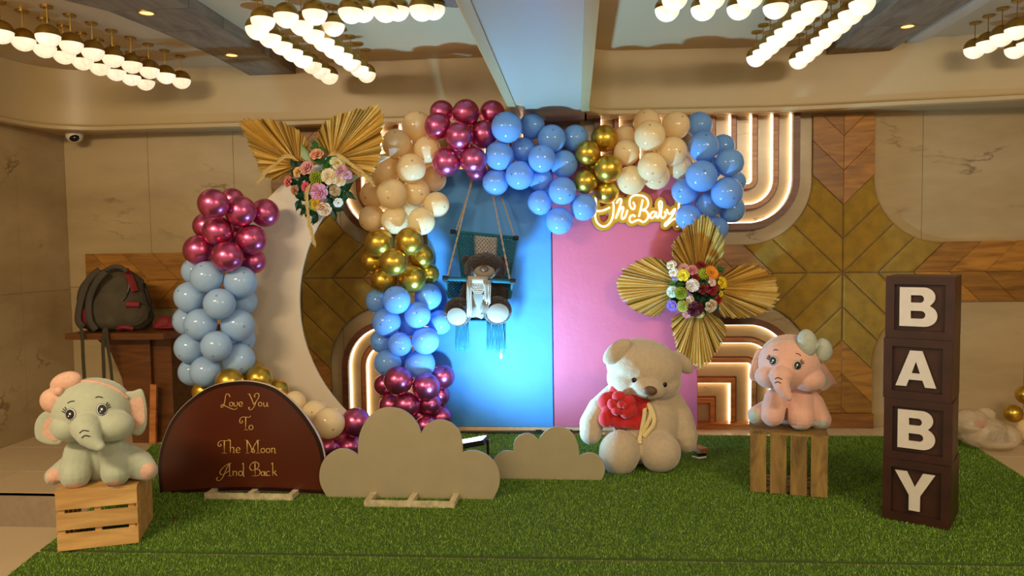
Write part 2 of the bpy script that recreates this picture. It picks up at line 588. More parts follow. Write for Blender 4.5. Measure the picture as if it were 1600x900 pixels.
class Soft:
    """soft toy modelled from picture measurements; depth d0 of its middle, c = pixels toward the camera"""
    def __init__(self, d0):
        self.d0 = d0; self.s = d0 / F_PX; self.mb = MB(); self.bvh = None

    def P(self, x, y, c=0):
        return onD(x, y, self.d0 - c * self.s)

    def axes(self, rx, ry, rz, rot=0):
        a = math.radians(rot)
        ex = R0 * math.cos(a) + Vector((0, 0, 1)) * math.sin(a)
        ez = Vector((0, 0, 1)) * math.cos(a) - R0 * math.sin(a)
        return [ex * rx * self.s, FH * ry * self.s, ez * rz * self.s]

    def e(self, x, y, c, rx, ry, rz, rot=0, mb=None, n=28, m=16):
        (mb or self.mb).ell(self.P(x, y, c), self.axes(rx, ry, rz, rot), n, m)
        return self

    def chain(self, pts, mb=None, step=0.35):
        """pts: (x, y, c, r): spheres along the chain"""
        for a, b in zip(pts[:-1], pts[1:]):
            L = math.dist(a[:3], b[:3])
            k = max(2, int(L / (min(a[3], b[3]) * step)))
            for i in range(k + 1):
                t = i / k
                x, y, c, r = [a[j] + (b[j] - a[j]) * t for j in range(4)]
                self.e(x, y, c, r, r, r, mb=mb, n=14, m=8)
        return self

    def build(self, voxel, smooth=6, rest=None):
        me = fuse(self.mb, voxel, smooth)
        if rest is not None:            # soft underside settles flat on what carries it
            for v in me.vertices:
                if v.co.z < rest:
                    v.co.z = rest
        self.bvh = BVHTree.FromPolygons([v.co.copy() for v in me.vertices], [tuple(p.vertices) for p in me.polygons])
        return me

    def cast(self, x, y, off):
        d = ray(x, y).normalized()
        loc, nor, idx, dist = self.bvh.ray_cast(CAM, d)
        if loc is None:
            return onD(x, y, self.d0)
        return loc + nor * off

    def disc(self, x, y, rx, ry, off=0.002, rot=0, n=20, rings=3):
        a = math.radians(rot); mb = MB()
        pts = [self.cast(x, y, off)]
        for r in range(1, rings + 1):
            for i in range(n):
                q = 2 * math.pi * i / n
                u, v = rx * r / rings * math.cos(q), ry * r / rings * math.sin(q)
                pts.append(self.cast(x + u * math.cos(a) - v * math.sin(a), y - (u * math.sin(a) + v * math.cos(a)), off if r < rings else off - 0.0009))
        fs = [(0, 1 + i, 1 + (i + 1) % n) for i in range(n)]
        for r in range(rings - 1):
            for i in range(n):
                fs.append((1 + r * n + i, 1 + (r + 1) * n + i, 1 + (r + 1) * n + (i + 1) % n, 1 + r * n + (i + 1) % n))
        return mb.add(pts, fs)

    def stroke(self, pts, w, off=0.003, mb=None, sm=5):
        """thin raised stroke on the surface"""
        mb = mb or MB()
        pp = smoothpts([(p[0], p[1]) for p in pts], sm) if sm else [Vector(p) for p in pts]
        mb.tube([self.cast(p.x, p.y, off) for p in pp], w * self.s / 2, 6)
        return mb

# ================================================================== SETTING
YW = 6.154            # back wall
XL_W, XR_W = -4.47, 4.26
ZS, ZC = 2.52, 3.02   # soffit underside, ceiling
carpet_left = [(-2.45, 2.3), (-2.60, 2.95), (-2.655, 3.15), (-2.73, 3.52), (-2.92, 4.25), (-3.30, 5.38)]
stage = [(p[0] - 0.004, p[1]) for p in carpet_left[:4]] + [(-2.92, 4.285), (XL_W - 0.1, 4.285), (XL_W - 0.1, 6.4), (4.5, 6.4), (4.5, 2.3)]
floor = struct('floor', slab(stage, [(0, -0.22), (0, -0.003)], 'XY'), M['riser'])
struct('floor', MB().box((0, 1.5, -0.27), (14, 10, 0.1)), M['floor'])
tile_rows = [4.285, 4.72, 5.32, 5.92, 6.16]
for xa, xb in [(-4.47, -3.87), (-3.87, -3.27), (-3.27, -2.67), (1.0, 1.6), (1.6, 2.2), (2.2, 2.8), (2.8, 3.5), (3.5, 4.26)]:
    for ya, yb in zip(tile_rows[:-1], tile_rows[1:]):
        if xa > -2.8 and xa < 2 and ya < 5.3:
            continue
        if xa > -3 and xa < 0 and ya < 4.7:
            continue
        g = 0.002
        struct('floor_tile', slab([(xa + g, ya + (0 if ya < 4.3 else g)), (xb - g, ya + (0 if ya < 4.3 else g)), (xb - g, yb - g), (xa + g, yb - g)], [(0, -0.02), (0, -0.001), (0.001, 0.0)], 'XY'), M['floor'], floor)
struct('floor_tile', slab([(-2.67, 5.3), (1.0, 5.3), (1.0, 6.16), (-2.67, 6.16)], [(0, -0.02), (0, 0.0)], 'XY'), M['floor'], floor)

# ---- back wall: backing, marble slabs, padded cross, planks, nested arches with light strips
wall = struct('wall_back', MB().box(((XL_W + XR_W) / 2, YW + 0.11, 1.35), (XR_W - XL_W + 0.3, 0.2, 2.7)), M['grout'])


def wslab(name, x0, x1, z0, z1, mat, th=0.012, g=0.0015, parent=None):
    return struct(name, slab([(x0 + g, z0 + g), (x1 - g, z0 + g), (x1 - g, z1 - g), (x0 + g, z1 - g)], [(0, YW + 0.012), (0, YW - th + 0.013), (0.0012, YW - th + 0.012)]), mat, parent or wall)


marble_cols = [-4.47, -3.70, -2.93, -2.0, -1.185, -0.255, 0.04, 0.97, 1.9, 2.751, 3.55, 4.26]
for xa, xb in zip(marble_cols[:-1], marble_cols[1:]):
    for za, zb in ((0, 1.206), (1.206, 2.56)):
        if xa == -0.255:
            wslab('wall_panel', xa, xb, za, zb, M['midwall'])
        else:
            wslab('marble_slab', xa, xb, za, zb, M['marble'])

ZX, AW, AR, AP = 1.26, 0.24, 0.52, 0.273      # cross height, half width, fillet radius, chevron pitch


def edge_x(s):
    """where the 45 degree line y = x + s meets the arm's outline"""
    if s >= AR:
        return AW
    # (x-c)^2 + (x+s-c)^2 = R^2, c = AW+AR ; nearer root
    c = AW + AR
    A_, B_, C_ = 2, -4 * c + 2 * s, 2 * c * c - 2 * c * s + s * s - AR * AR
    return (-B_ - math.sqrt(max(0, B_ * B_ - 4 * A_ * C_))) / (2 * A_)


def cross(cx, lengths):
    """lengths = how far the arms go: up, down, right, left"""
    tr = {'up': lambda a, b: (cx + a, ZX + b), 'down': lambda a, b: (cx + a, ZX - b), 'right': lambda a, b: (cx + b, ZX + a), 'left': lambda a, b: (cx - b, ZX + a)}
    for arm, L in lengths.items():
        for side in (-1, 1):
            k = 0
            while k * AP < L:
                s0, s1 = k * AP, (k + 1) * AP
                pts = [(0, s0), (0, s1)]
                for i in range(9):
                    s = s1 + (s0 - s1) * i / 8
                    x = edge_x(s)
                    pts.append((x, x + s))
                pts = clip(pts, 0, 1, L)
                pts = dedupe(pts, 0.002)
                if len(pts) >= 3:
                    q = [tr[arm](side * a, b) for a, b in pts]
                    if k < 2:
                        struct('padded_panel', slab(q, [(0.001, YW + 0.012), (0.001, YW - 0.018), (0.006, YW - 0.030), (0.018, YW - 0.036)]), M['pad'], wall)
                    else:
                        o = struct('wood_plank', slab(q, [(0.001, YW + 0.012), (0.001, YW - 0.026), (0.003, YW - 0.028)]), M['plank45' if (side > 0) == (arm in ('up', 'right')) else 'plank135'], wall)
                k += 1


M['plank45'] = wood('wood_plank_rising', S(116, 72, 18), S(180, 122, 44), scale=(1.6, 12, 12), rough=0.42, axis_rot=math.radians(45))
M['plank135'] = wood('wood_plank_falling', S(112, 70, 18), S(174, 118, 42), scale=(1.6, 12, 12), rough=0.42, axis_rot=math.radians(-45))
XCR, XCL = 2.137, -2.352
cross(XCR, {'up': 1.26, 'down': 1.14, 'right': XR_W - XCR - 0.02, 'left': 1.1})
cross(XCL, {'up': 1.26, 'down': 1.14, 'right': 1.1, 'left': 4.30 - 2.352})
for cx in (XCR, XCL):
    struct('wood_plinth', MB().box((cx, YW - 0.025, 0.06), (2 * AW, 0.07, 0.12)), M['plank'], wall)


def arch_path(xc, W, d, up, z_edge, z_end, n=10):
    """path of the nested frame at inset d: from the right end around to the left end"""
    w = W - d
    r = max(AR - d, 0.004)
    sg = 1 if up else -1
    zb = z_edge + sg * d
    pts = [(xc + w, z_end)]
    for i in range(n + 1):
        a = math.pi / 2 * i / n
        pts.append((xc + w - r + r * math.cos(a), zb + sg * (r - r * math.sin(a))))
    for i in range(n + 1):
        a = math.pi / 2 * (1 - i / n)
        pts.append((xc - w + r - r * math.cos(a), zb + sg * (r - r * math.sin(a))))
    pts.append((xc - w, z_end))
    return pts


def band(pa, pb, y_back, y_front):
    n = len(pa); mb = MB()
    vs = []
    for pts, y in ((pa, y_back), (pa, y_front), (pb, y_front), (pb, y_back)):
        vs += [(a, y, b) for a, b in pts]
    fs = []
    for j in range(4):
        j2 = (j + 1) % 4
        for i in range(n - 1):
            fs.append((j * n + i, j * n + i + 1, j2 * n + i + 1, j2 * n + i))
    fs.append((0, n, 2 * n, 3 * n)); fs.append((n - 1, 2 * n - 1, 3 * n - 1, 4 * n - 1))
    return mb.add(vs, fs)


for xc in (0.97, -1.184):
    for up in (True, False):
        ze = ZX + AW if up else ZX - AW
        zend = ZS + 0.02 if up else 0.045
        for k in range(5):
            d = 0.118 + 0.165 * k
            t = 0.052 if k == 0 else 0.036
            yf = YW - (0.085 if k == 0 else 0.062)
            ar = struct('wood_arch', band(arch_path(xc, 0.93, d, up, ze, zend), arch_path(xc, 0.93, d + t, up, ze, zend), YW + 0.008, yf), M['barout' if k == 0 else 'bar'], wall)
            if k > 0:
                struct('wood_step', band(arch_path(xc, 0.93, d - 0.014, up, ze, zend), arch_path(xc, 0.93, d + 0.002, up, ze, zend), YW + 0.008, YW - 0.036), M['barout'], ar)
            if k < 4:
                struct('led_strip', band(arch_path(xc, 0.93, d + t, up, ze, zend), arch_path(xc, 0.93, d + t + 0.008, up, ze, zend), YW + 0.004, YW - 0.022), M['led'], ar)
        if not up:
            struct('wood_sill', MB().box((xc, YW - 0.055, 0.022), (1.64, 0.12, 0.044)), M['bar'], wall)

# ---- left and right walls
wl = struct('wall_left', MB().box((XL_W - 0.11, 4.2, 1.35), (0.2, 4.2, 2.7)), M['grout'])
for ya, yb in ((2.4, 3.2), (3.2, 4.0), (4.0, 4.8), (4.8, 5.58), (5.58, 6.16)):
    for za, zb in ((0, 1.19), (1.19, 2.56)):
        struct('marble_slab', slab([(ya + 0.0015, za), (yb - 0.0015, za), (yb - 0.0015, zb - 0.002), (ya + 0.0015, zb - 0.002)], [(0, 0.012), (0, 0.001), (0.001, 0)]).__class__().add(
            [(XL_W - 0.012, ya + .0015, za), (XL_W - 0.012, yb - .0015, za), (XL_W - 0.012, yb - .0015, zb - .002), (XL_W - 0.012, ya + .0015, zb - .002),
             (XL_W, ya + .0015, za), (XL_W, yb - .0015, za), (XL_W, yb - .0015, zb - .002), (XL_W, ya + .0015, zb - .002)],
            [(0, 1, 2, 3), (4, 5, 6, 7), (0, 1, 5, 4), (1, 2, 6, 5), (2, 3, 7, 6), (3, 0, 4, 7)]), M['marble'], wl)
struct('wall_right', MB().box((XR_W + 0.11, 4.2, 1.35), (0.2, 4.2, 2.7)), M['marble'])

# ---- ceiling, soffit with moulded lip, central beam, grey beams
struct('ceiling', MB().box((0, 2.6, ZC + 0.05), (10, 7.6, 0.1)), M['ceiling'])


def tray(pts):
    """pts: soffit edge in plan (open path); fascia, lip and underside back to the wall"""
    out = []
    for (x, y) in pts:
        out.append(Vector((x, y)))
    return out


def rounded(pts, r, n=8):
    """round the inner corners of an open path"""
    P = [Vector(p) for p in pts]; out = [P[0]]
    for i in range(1, len(P) - 1):
        a, b, c = P[i - 1], P[i], P[i + 1]
        rr = r[i] if isinstance(r, dict) and i in r else (r if not isinstance(r, dict) else 0)
        if rr <= 0:
            out.append(b); continue
        p0 = b + (a - b).normalized() * rr
        p1 = b + (c - b).normalized() * rr
        for k in range(n + 1):
            t = k / n
            out.append((p0 * (1 - t) + b * t) * (1 - t) + (b * (1 - t) + p1 * t) * t)
    out.append(P[-1])
    return out


BX0, BX1 = -0.455, 0.075
left_edge = rounded([(-4.42, -1.0), (-4.40, 5.90), (BX0, 5.93), (BX0, -1.0)], {1: 0.55, 2: 0.16})
right_edge = rounded([(BX1, -1.0), (BX1, 5.86), (1.7, 5.95), (2.4, 5.86), (3.3, 5.76), (4.22, 5.5), (4.22, -1.0)], {1: 0.3, 2: 0.3, 3: 0.3, 4: 0.4, 5: 0.6})


def offset_path(pts, d):
    out = []
    for i, p in enumerate(pts):
        t = (pts[min(i + 1, len(pts) - 1)] - pts[max(i - 1, 0)]).normalized()
        out.append(p + Vector((t.y, -t.x)) * d)
    return out


def sweep(path, prof):
    """prof: [(offset into the room, z)] closed section"""
    mb = MB(); vs = []
    n = len(path)
    for d, z in prof:
        vs += [(p.x, p.y, z) for p in offset_path(path, d)]
    k = len(prof); fs = []
    for j in range(k):
        j2 = (j + 1) % k
        for i in range(n - 1):
            fs.append((j * n + i, j * n + i + 1, j2 * n + i + 1, j2 * n + i))
    return mb.add(vs, fs)


for path in (left_edge, right_edge):
    tr_ = struct('trim', sweep(path, [(0, ZS + 0.04), (0, ZC - 0.03), (0.006, ZC - 0.012), (0.006, ZC + 0.01), (-0.03, ZC + 0.01), (-0.03, ZS + 0.04)]), M['plaster'], smooth=True)
    tr_.name = 'trim_1' if path is left_edge else 'trim_2'
    struct('moulding', sweep(path, [(-0.03, ZS), (0.022, ZS), (0.034, ZS + 0.008), (0.036, ZS + 0.034), (0.026, ZS + 0.044), (0.006, ZS + 0.05), (0.004, ZS + 0.06), (-0.03, ZS + 0.06)]), M['plaster'], tr_, smooth=True)
# undersides
mb = MB()
vs = [(p.x, p.y, ZS + 0.012) for p in left_edge] + [(p.x, 6.3, ZS + 0.012) for p in left_edge]
n = len(left_edge)
i0 = next(i for i, p in enumerate(left_edge) if p.y > 5.2)
i1 = max(i for i, p in enumerate(left_edge) if p.y > 5.6)
back = [(p.x, p.y, ZS + 0.012) for p in left_edge[i0:i1 + 1]]
poly = [(p[0], p[1]) for p in back]
poly2 = [(XL_W - 0.1, 6.3), (XL_W - 0.1, poly[0][1])] + poly + [(BX0 - 0.01, 6.3)]
struct('trim_3', slab(poly2, [(0, ZS + 0.014), (0, ZS + 0.03)], 'XY'), M['plaster'])
j0 = next(i for i, p in enumerate(right_edge) if p.y > 5.5)
polyr = [(p.x, p.y) for p in right_edge[j0:] if p.y > 4.5]
struct('trim_4', slab([(BX1 + 0.01, 6.3)] + polyr + [(XR_W + 0.1, polyr[-1][1]), (XR_W + 0.1, 6.3)], [(0, ZS + 0.014), (0, ZS + 0.03)], 'XY'), M['plaster'])
struct('trim_5', MB().box(((BX0 + BX1) / 2, 2.65, ZS + 0.03), (BX1 - BX0 + 0.04, 7.3, 0.032)), M['beampaint'])

ZB = 2.94
lb_l = [onZ(x, y, ZB) for x, y in ((390, 118), (330, 86), (250, 50), (170, 18), (90, -2), (0, -22))]
lb_r = [Vector((-2.262, p.y, ZB)) for p in lb_l]
lb_l[0].y = lb_r[0].y = 5.93
rb_l = [Vector((1.925, y, ZB)) for y in (5.93, 5.2, 4.5, 3.8, 3.1)]
rb_r = [Vector((2.375, y, ZB)) for y in (5.93, 5.2, 4.5, 3.8, 3.1)]
for nm, A_, B_ in (('trim_6', lb_l, lb_r), ('trim_7', rb_l, rb_r)):
    core = [(p.x + 0.012, p.y) for p in A_] + [(p.x - 0.012, p.y) for p in B_[::-1]]
    beam = struct(nm, slab(core, [(0, ZC + 0.01), (0, ZB + 0.012)], 'XY'), M['greybeam'])
    for i in range(len(A_) - 1):
        g = 0.0025
        q = [(A_[i].x, A_[i].y - g), (B_[i].x, B_[i].y - g), (B_[i + 1].x, B_[i + 1].y + g), (A_[i + 1].x, A_[i + 1].y + g)]
        struct('plank_panel', slab(q, [(0, ZC), (0, ZB + 0.002), (0.002, ZB)], 'XY'), M['greybeam'], beam)
gp = [onZ(x, y, ZB) for x, y in ((664, -30), (668, 0), (682, 10), (712, 13), (757, 8), (764, -30))]
struct('trim_8', slab([(p.x, p.y) for p in gp], [(0, ZC + 0.01), (0, ZB + 0.01), (0.008, ZB)], 'XY'), M['greybeam'])
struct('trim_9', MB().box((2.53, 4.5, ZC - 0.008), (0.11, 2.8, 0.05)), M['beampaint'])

# ---- artificial grass carpet
cp = carpet_left + [(-3.16, 5.47), (-3.16, 5.80), (0.0, 5.80), (2.3, 5.825), (2.9, 5.76), (2.80, 4.8), (2.68, 3.4), (2.6, 2.3)]
carpet = Thing('grass_carpet', 'green artificial grass carpet laid across the stage floor', 'carpet', (0, 4, 0))
m, nt, b = new_mat('grass_backing')
b.inputs['Base Color'].default_value = S(56, 80, 16); b.inputs['Roughness'].default_value = 0.9
M['turf'] = m
SEAM = lambda x, o: 3.42 + 0.0165 * (x + 2.2) + o      # the joint between two rolls of turf
front_roll = carpet_left[:3] + [(-2.712, SEAM(-2.71, -0.014)), (2.69, SEAM(2.69, -0.014)), (2.6, 2.3)]
back_roll = [(-2.716, SEAM(-2.71, 0.014))] + carpet_left[3:] + cp[len(carpet_left):-2] + [(2.69, SEAM(2.69, 0.014))]
carpet.part('turf_roll', slab(front_roll, [(0, 0.0), (0, 0.008)], 'XY'), M['turf'])
carpet.part('turf_roll', slab(back_roll, [(0, 0.0), (0, 0.008)], 'XY'), M['turf'])
m, nt, b = new_mat('grass_blade')
geo = N(nt, 'ShaderNodeNewGeometry')
r_ = ramp(nt, [(0.0, S(74, 104, 16)), (0.5, S(112, 150, 34)), (0.95, S(146, 182, 60)), (1.0, S(206, 208, 140))])
nt.links.new(geo.outputs['Random Per Island'], r_.inputs[0]); nt.links.new(r_.outputs[0], b.inputs['Base Color'])
b.inputs['Roughness'].default_value = 0.6
b.inputs['Specular IOR Level'].default_value = 0.3
M['blade'] = m


def inside(px, py, poly):
    c = np.zeros(px.shape, bool)
    j = len(poly) - 1
    for i in range(len(poly)):
        xi, yi = poly[i]; xj, yj = poly[j]
        cond = ((yi > py) != (yj > py)) & (px < (xj - xi) * (py - yi) / (yj - yi + 1e-12) + xi)
        c ^= cond
        j = i
    return c


rng = np.random.default_rng(3)
NB = 420000
bx = rng.uniform(-3.4, 2.95, NB); by = rng.uniform(2.9, 5.84, NB)
ok = inside(bx, by, cp)
seam_y = 3.42 + 0.0165 * (bx + 2.2)        # the joint between two rolls of turf
ok &= ~((np.abs(by - seam_y) < 0.018))
bx, by = bx[ok], by[ok]
k = len(bx)
ang = rng.uniform(0, math.tau, k); wd = rng.uniform(0.0013, 0.0024, k); ht = rng.uniform(0.008, 0.017, k)
la = rng.uniform(0, math.tau, k); lean = rng.uniform(0.003, 0.012, k)
V = np.zeros((k, 3, 3), np.float32)
V[:, 0] = np.stack([bx - wd * np.cos(ang), by - wd * np.sin(ang), np.full(k, 0.006)], 1)
V[:, 1] = np.stack([bx + wd * np.cos(ang), by + wd * np.sin(ang), np.full(k, 0.006)], 1)
V[:, 2] = np.stack([bx + lean * np.cos(la), by + lean * np.sin(la), 0.006 + ht], 1)
me = bpy.data.meshes.new('grass_blades')
me.vertices.add(k * 3); me.vertices.foreach_set('co', V.reshape(-1))
me.loops.add(k * 3); me.loops.foreach_set('vertex_index', np.arange(k * 3, dtype=np.int32))
me.polygons.add(k); me.polygons.foreach_set('loop_start', np.arange(0, k * 3, 3, dtype=np.int32))
me.update(calc_edges=True)
o = carpet.part('grass_blades', me, M['blade']); o['kind'] = 'stuff'

# ================================================================== LIGHT FITTINGS
PR = 0.0715
pend_meshes = None


def pendant_meshes(z=2.84):
    cap = MB().ell((0, 0, 0), ((PR, 0, 0), (0, PR, 0), (0, 0, PR)), 20, 7, 0.0, 0.5)
    glb = MB().ell((0, 0, 0), ((PR * .985, 0, 0), (0, PR * .985, 0), (0, 0, PR * .985)), 20, 7, 0.5, 1.0)
    top = ZC - z
    rod = MB().tube([(0, 0, PR * .97), (0, 0, top)], 0.0032, 6)
    can = MB().lathe((0, 0, top - 0.012), [(0.0005, 0), (0.036, 0), (0.036, 0.012), (0.0005, 0.012)], 20)
    out = {}
    for nm, mb_, mt in (('brass_cap', cap, 'brass'), ('glass_globe', glb, 'globe'), ('rod', rod, 'brass'), ('canopy', can, 'brass')):
        me_ = fix_normals(mb_.mesh(nm, nm in ('brass_cap', 'glass_globe')))
        me_.materials.append(M[mt])
        out[nm] = me_
    return out


pend = pendant_meshes()


ORD = ['nearest', 'second', 'third', 'fourth', 'fifth', 'sixth', 'seventh', 'eighth', 'ninth', 'tenth']


def pendant_row(p0, p1, n, where, group):
    """n pendants evenly spaced from the one at the wall end p0 to p1"""
    a_, b_ = onZ(p0[0], p0[1], 2.84), onZ(p1[0], p1[1], 2.84)
    for i in range(n):
        p = a_.lerp(b_, i / max(1, n - 1))
        o = bpy.data.objects.new('pendant_light', None)
        COL.objects.link(o)
        o.location = p
        which = ('globe pendant nearest ' if i == 0 else 'globe pendant %s from ' % ORD[i])
        tag(o, 'brass capped ' + which + where, 'pendant light', group)
        for nm, me_ in pend.items():
            link(nm, me_, None, o)


pendant_row((283, 124.5), (75, 56), 8, 'the back wall, left cluster, beam side row', 'globe pendants near the left wall')
pendant_row((227, 127), (1, 50), 9, 'the back wall, left cluster, marble wall row', 'globe pendants near the left wall')
pendant_row((514, 117.5), (402, 44), 8, 'the back wall, crescent cluster, grey beam row', 'globe pendants above the crescent')
pendant_row((572.7, 114.7), (471, 37), 8, 'the back wall, crescent cluster, central beam row', 'globe pendants above the crescent')
pend_high = pendant_meshes(2.91)


def pendant_points(pts, z, meshes, where, group):
    for i, (x, y) in enumerate(pts):
        o = bpy.data.objects.new('pendant_light', None)
        COL.objects.link(o)
        o.location = onZ(x, y, z)
        tag(o, 'brass capped ' + ('globe pendant nearest ' if i == 0 else 'globe pendant %s from ' % ORD[i]) + where, 'pendant light', group)
        for nm, me_ in meshes.items():
            link(nm, me_, None, o)


pendant_points([(411, 30), (447, 24), (492, 19.5), (548, 17), (602, 15), (659, 13)], 2.84, pend, 'the grey beam, crescent cluster cross row', 'globe pendants in the crescent cross row')
pendant_points([(521, 39), (567, 16), (621, 14), (677, 12)], 2.91, pend_high, 'the grey beam, short cross row', 'globe pendants in the short cross row')
pendant_row((1182, 89), (1272, 7), 8, 'the back wall, arches cluster, central beam row', 'globe pendants above the arches')
pendant_row((1248.5, 93), (1347, 4), 8, 'the back wall, arches cluster, grey beam row', 'globe pendants above the arches')
pendant_row((1042.5, 14), (1212, 10), 4, 'the central beam, arches cluster cross row', 'globe pendants in the arches cross row')
pendant_row((1054, -4), (1172, -6), 3, 'the central beam, arches cluster second cross row', 'globe pendants in the front arches cross row')
pendant_row((1523, 76), (1589, 45), 4, 'the back wall, last cluster, grey beam row', 'globe pendants beyond the right beam')
pendant_row((1587, 76), (1650, 48), 4, 'the back wall, last cluster, right wall row', 'globe pendants beyond the right beam')

for (x, y), lab in (((362, 86), 'small recessed downlight at the wall end of the grey beam over the crescent'), ((229, 20), 'small recessed downlight in the wide end of the grey beam over the crescent'), ((1418, 41), 'small recessed downlight in the grey beam over the letter tower')):
    p = onZ(x, y, ZB)
    t = Thing('downlight', lab, 'downlight', p)
    t.part('trim_ring', MB().lathe((p.x, p.y, ZB), [(0.040, 0.004), (0.040, -0.004), (0.052, -0.004), (0.054, 0.004)], 24), M['brass'])
    t.part('lens', MB().lathe((p.x, p.y, ZB), [(0.0005, -0.001), (0.040, -0.001), (0.040, 0.004)], 24), M['downlight'])

# CCTV dome under the soffit
p = onY(116, 205, 5.97); p.z = ZS + 0.014
t = Thing('security_camera', 'small white dome security camera under the plaster soffit', 'camera', p)
t.part('housing', MB().lathe(p, [(0.0005, 0), (0.072, 0), (0.068, -0.03), (0.062, -0.055), (0.045, -0.078), (0.02, -0.088), (0.0005, -0.09)], 24), M['cctv'], smooth=True)
t.part('lens_window', MB().ell(p + Vector((0.02, -0.035, -0.052)), (R0 * 0.043, FH * 0.03, Vector((0, 0, 0.034))), 20, 12), M['glosseye'], smooth=True)

# floor flood light behind the cloud
ZG_ = 0.014
fl = onD(738, 698, dep((-0.74, 4.90, 0))); fl.z = ZG_
t = Thing('floor_floodlight', 'black floor floodlight tilted up behind the large cloud board', 'floodlight', fl)
tilt = Matrix.Rotation(math.radians(-8), 3, 'Z') @ Matrix.Rotation(math.radians(-12), 3, 'Y')
t.part('housing', MB().box(fl + Vector((0.0, 0, 0.165)), (0.20, 0.13, 0.036), mat=tilt), M['black'])
t.part('lens', MB().box(fl + Vector((0.0, 0, 0.165)) + tilt @ Vector((0, 0, 0.019)), (0.18, 0.11, 0.004), mat=tilt), M['spotlens'])
t.part('bracket', MB().tube([fl + Vector((-0.105, 0, 0.145)), fl + Vector((-0.11, 0, 0.008)), fl + Vector((0.11, 0, 0.008)), fl + Vector((0.105, 0, 0.185))], 0.010, 8), M['black'])
sp = bpy.data.lights.new('floodlight_beam', 'SPOT')
sp.energy = 290; sp.color = (0.26, 0.62, 1.0); sp.spot_size = math.radians(179); sp.spot_blend = 1.0; sp.shadow_soft_size = 0.06
so = bpy.data.objects.new('floodlight_beam', sp); COL.objects.link(so)
so.location = fl + Vector((0.0, 0.01, 0.225))
so.rotation_euler = Vector((0.50, 0.30, 1.0)).to_track_quat('-Z', 'Y').to_euler()
solo('floodlight_cable', MB().tube(smoothpts([fl + Vector((-0.05, 0.02, 0.16)), fl + Vector((-0.1, 0.2, 0.02))] + [onZ(x, y, 0.03) for x, y in ((728, 690), (742, 688), (760, 689), (764, 687), (750, 685), (722, 687))], 6), 0.006, 6), M['cord'], 'pale thin cable curling on the grass behind the floodlight', 'cable', fl + Vector((0, .1, .02)))

# ================================================================== PANELS
YB = 5.84
pt = onY(863.5, 560, YB)


def panel(name, x0, x1, z0, z1, y0, th, mat, label):
    t = Thing(name, label, 'backdrop', ((x0 + x1) / 2, y0 + th / 2, 0))
    outl = [(x0, z0), (x1, z0), (x1, z1), (x0, z1)]
    t.part('fabric_cover', slab(outl, [(0.006, y0 + th), (0, y0 + th - 0.006), (0, y0 + 0.006), (0.006, y0)]), mat)
    t.part('bottom_batten', MB().box(((x0 + x1) / 2, y0 + th / 2, z0 - 0.012), (x1 - x0 - 0.04, th * 0.8, 0.03)), M['batten'])
    for sx in (x0 + 0.12, x1 - 0.12):
        t.part('foot', MB().box((sx, y0 + th / 2, (z0 - 0.02) / 2), (0.05, th * 0.9, max(0.01, z0 - 0.02))), M['black'])
    return t


panel('backdrop_panel', -1.19, -0.192, 0.055, 2.13, YB, 0.07, M['bluefab'], 'tall sky blue fabric covered backdrop panel behind the swing')
panel('backdrop_panel', -0.187, 0.945, 0.055, 2.13, YB + 0.01, 0.07, M['pinkfab'], 'tall pink fabric covered backdrop panel behind the large bear')
solo('floor_rail', MB().box((-0.62, YB - 0.02, 0.012), (1.15, 0.04, 0.022)), M['black'], 'low black rail on the grass under the blue panel', 'rail', (-0.62, YB - 0.02, 0))

# crescent moon board
YM = 5.24
ci, ri = Vector((714.2, 467.8)), 246.4
co_, ro = Vector((572.0, 447.5)), 206.0
dv = ci - co_; dd = dv.length
aa = (ro * ro - ri * ri + dd * dd) / (2 * dd)
hh = math.sqrt(ro * ro - aa * aa)
mid = co_ + dv.normalized() * aa
nv = Vector((-dv.y, dv.x)).normalized()
t1, t2 = mid + nv * hh, mid - nv * hh
if t1.y > t2.y:
    t1, t2 = t2, t1          # t1 the upper tip, t2 the lower


def arc(c, r, a0, a1, n):
    return [c + Vector((math.cos(a0 + (a1 - a0) * i / n), math.sin(a0 + (a1 - a0) * i / n))) * r for i in range(n + 1)]


ang = lambda c, p: math.atan2(p.y - c.y, p.x - c.x)
a0, a1 = ang(co_, t1), ang(co_, t2)
a0 %= math.tau; a1 %= math.tau           # upper tip -> left -> lower tip : decreasing angle
if a1 > a0: a1 -= math.tau
pxs = arc(co_, ro, a0, a1, 48)
b0, b1 = ang(ci, t2) % math.tau, ang(ci, t1) % math.tau
pxs += arc(ci, ri, b0, b1, 40)[1:-1]
outl = [onY(p.x, p.y, YM) for p in pxs]
outl = [(p.x, p.z) for p in outl]
base = onY(520, 640, YM)
t = Thing('crescent_moon_board', 'large white crescent moon board with flowers and gold fans on top', 'board', (base.x, YM, 0))
cm = t.part('moon', slab(outl, [(0, YM + 0.02), (0, YM + 0.001), (0.003, YM)]), M['white'])
zb = min(p[1] for p in outl)
sx = onY(492, 640, YM).x
t.part('stand', MB().box((sx, YM + 0.04, 0.035), (0.4, 0.3, 0.05)).box((sx, YM + 0.04, (zb + 0.22) / 2), (0.12, 0.04, zb + 0.18)), M['chipped'])


def board(name, label, pts, Y, th, mat, closed_smooth=False):
    w = [onY(p[0], p[1], Y) for p in pts]
    out = [(p.x, p.z) for p in w]
    c = sum(p[0] for p in out) / len(out)
    t = Thing(name, label, 'board', (c, Y, 0))
    return t, out, c


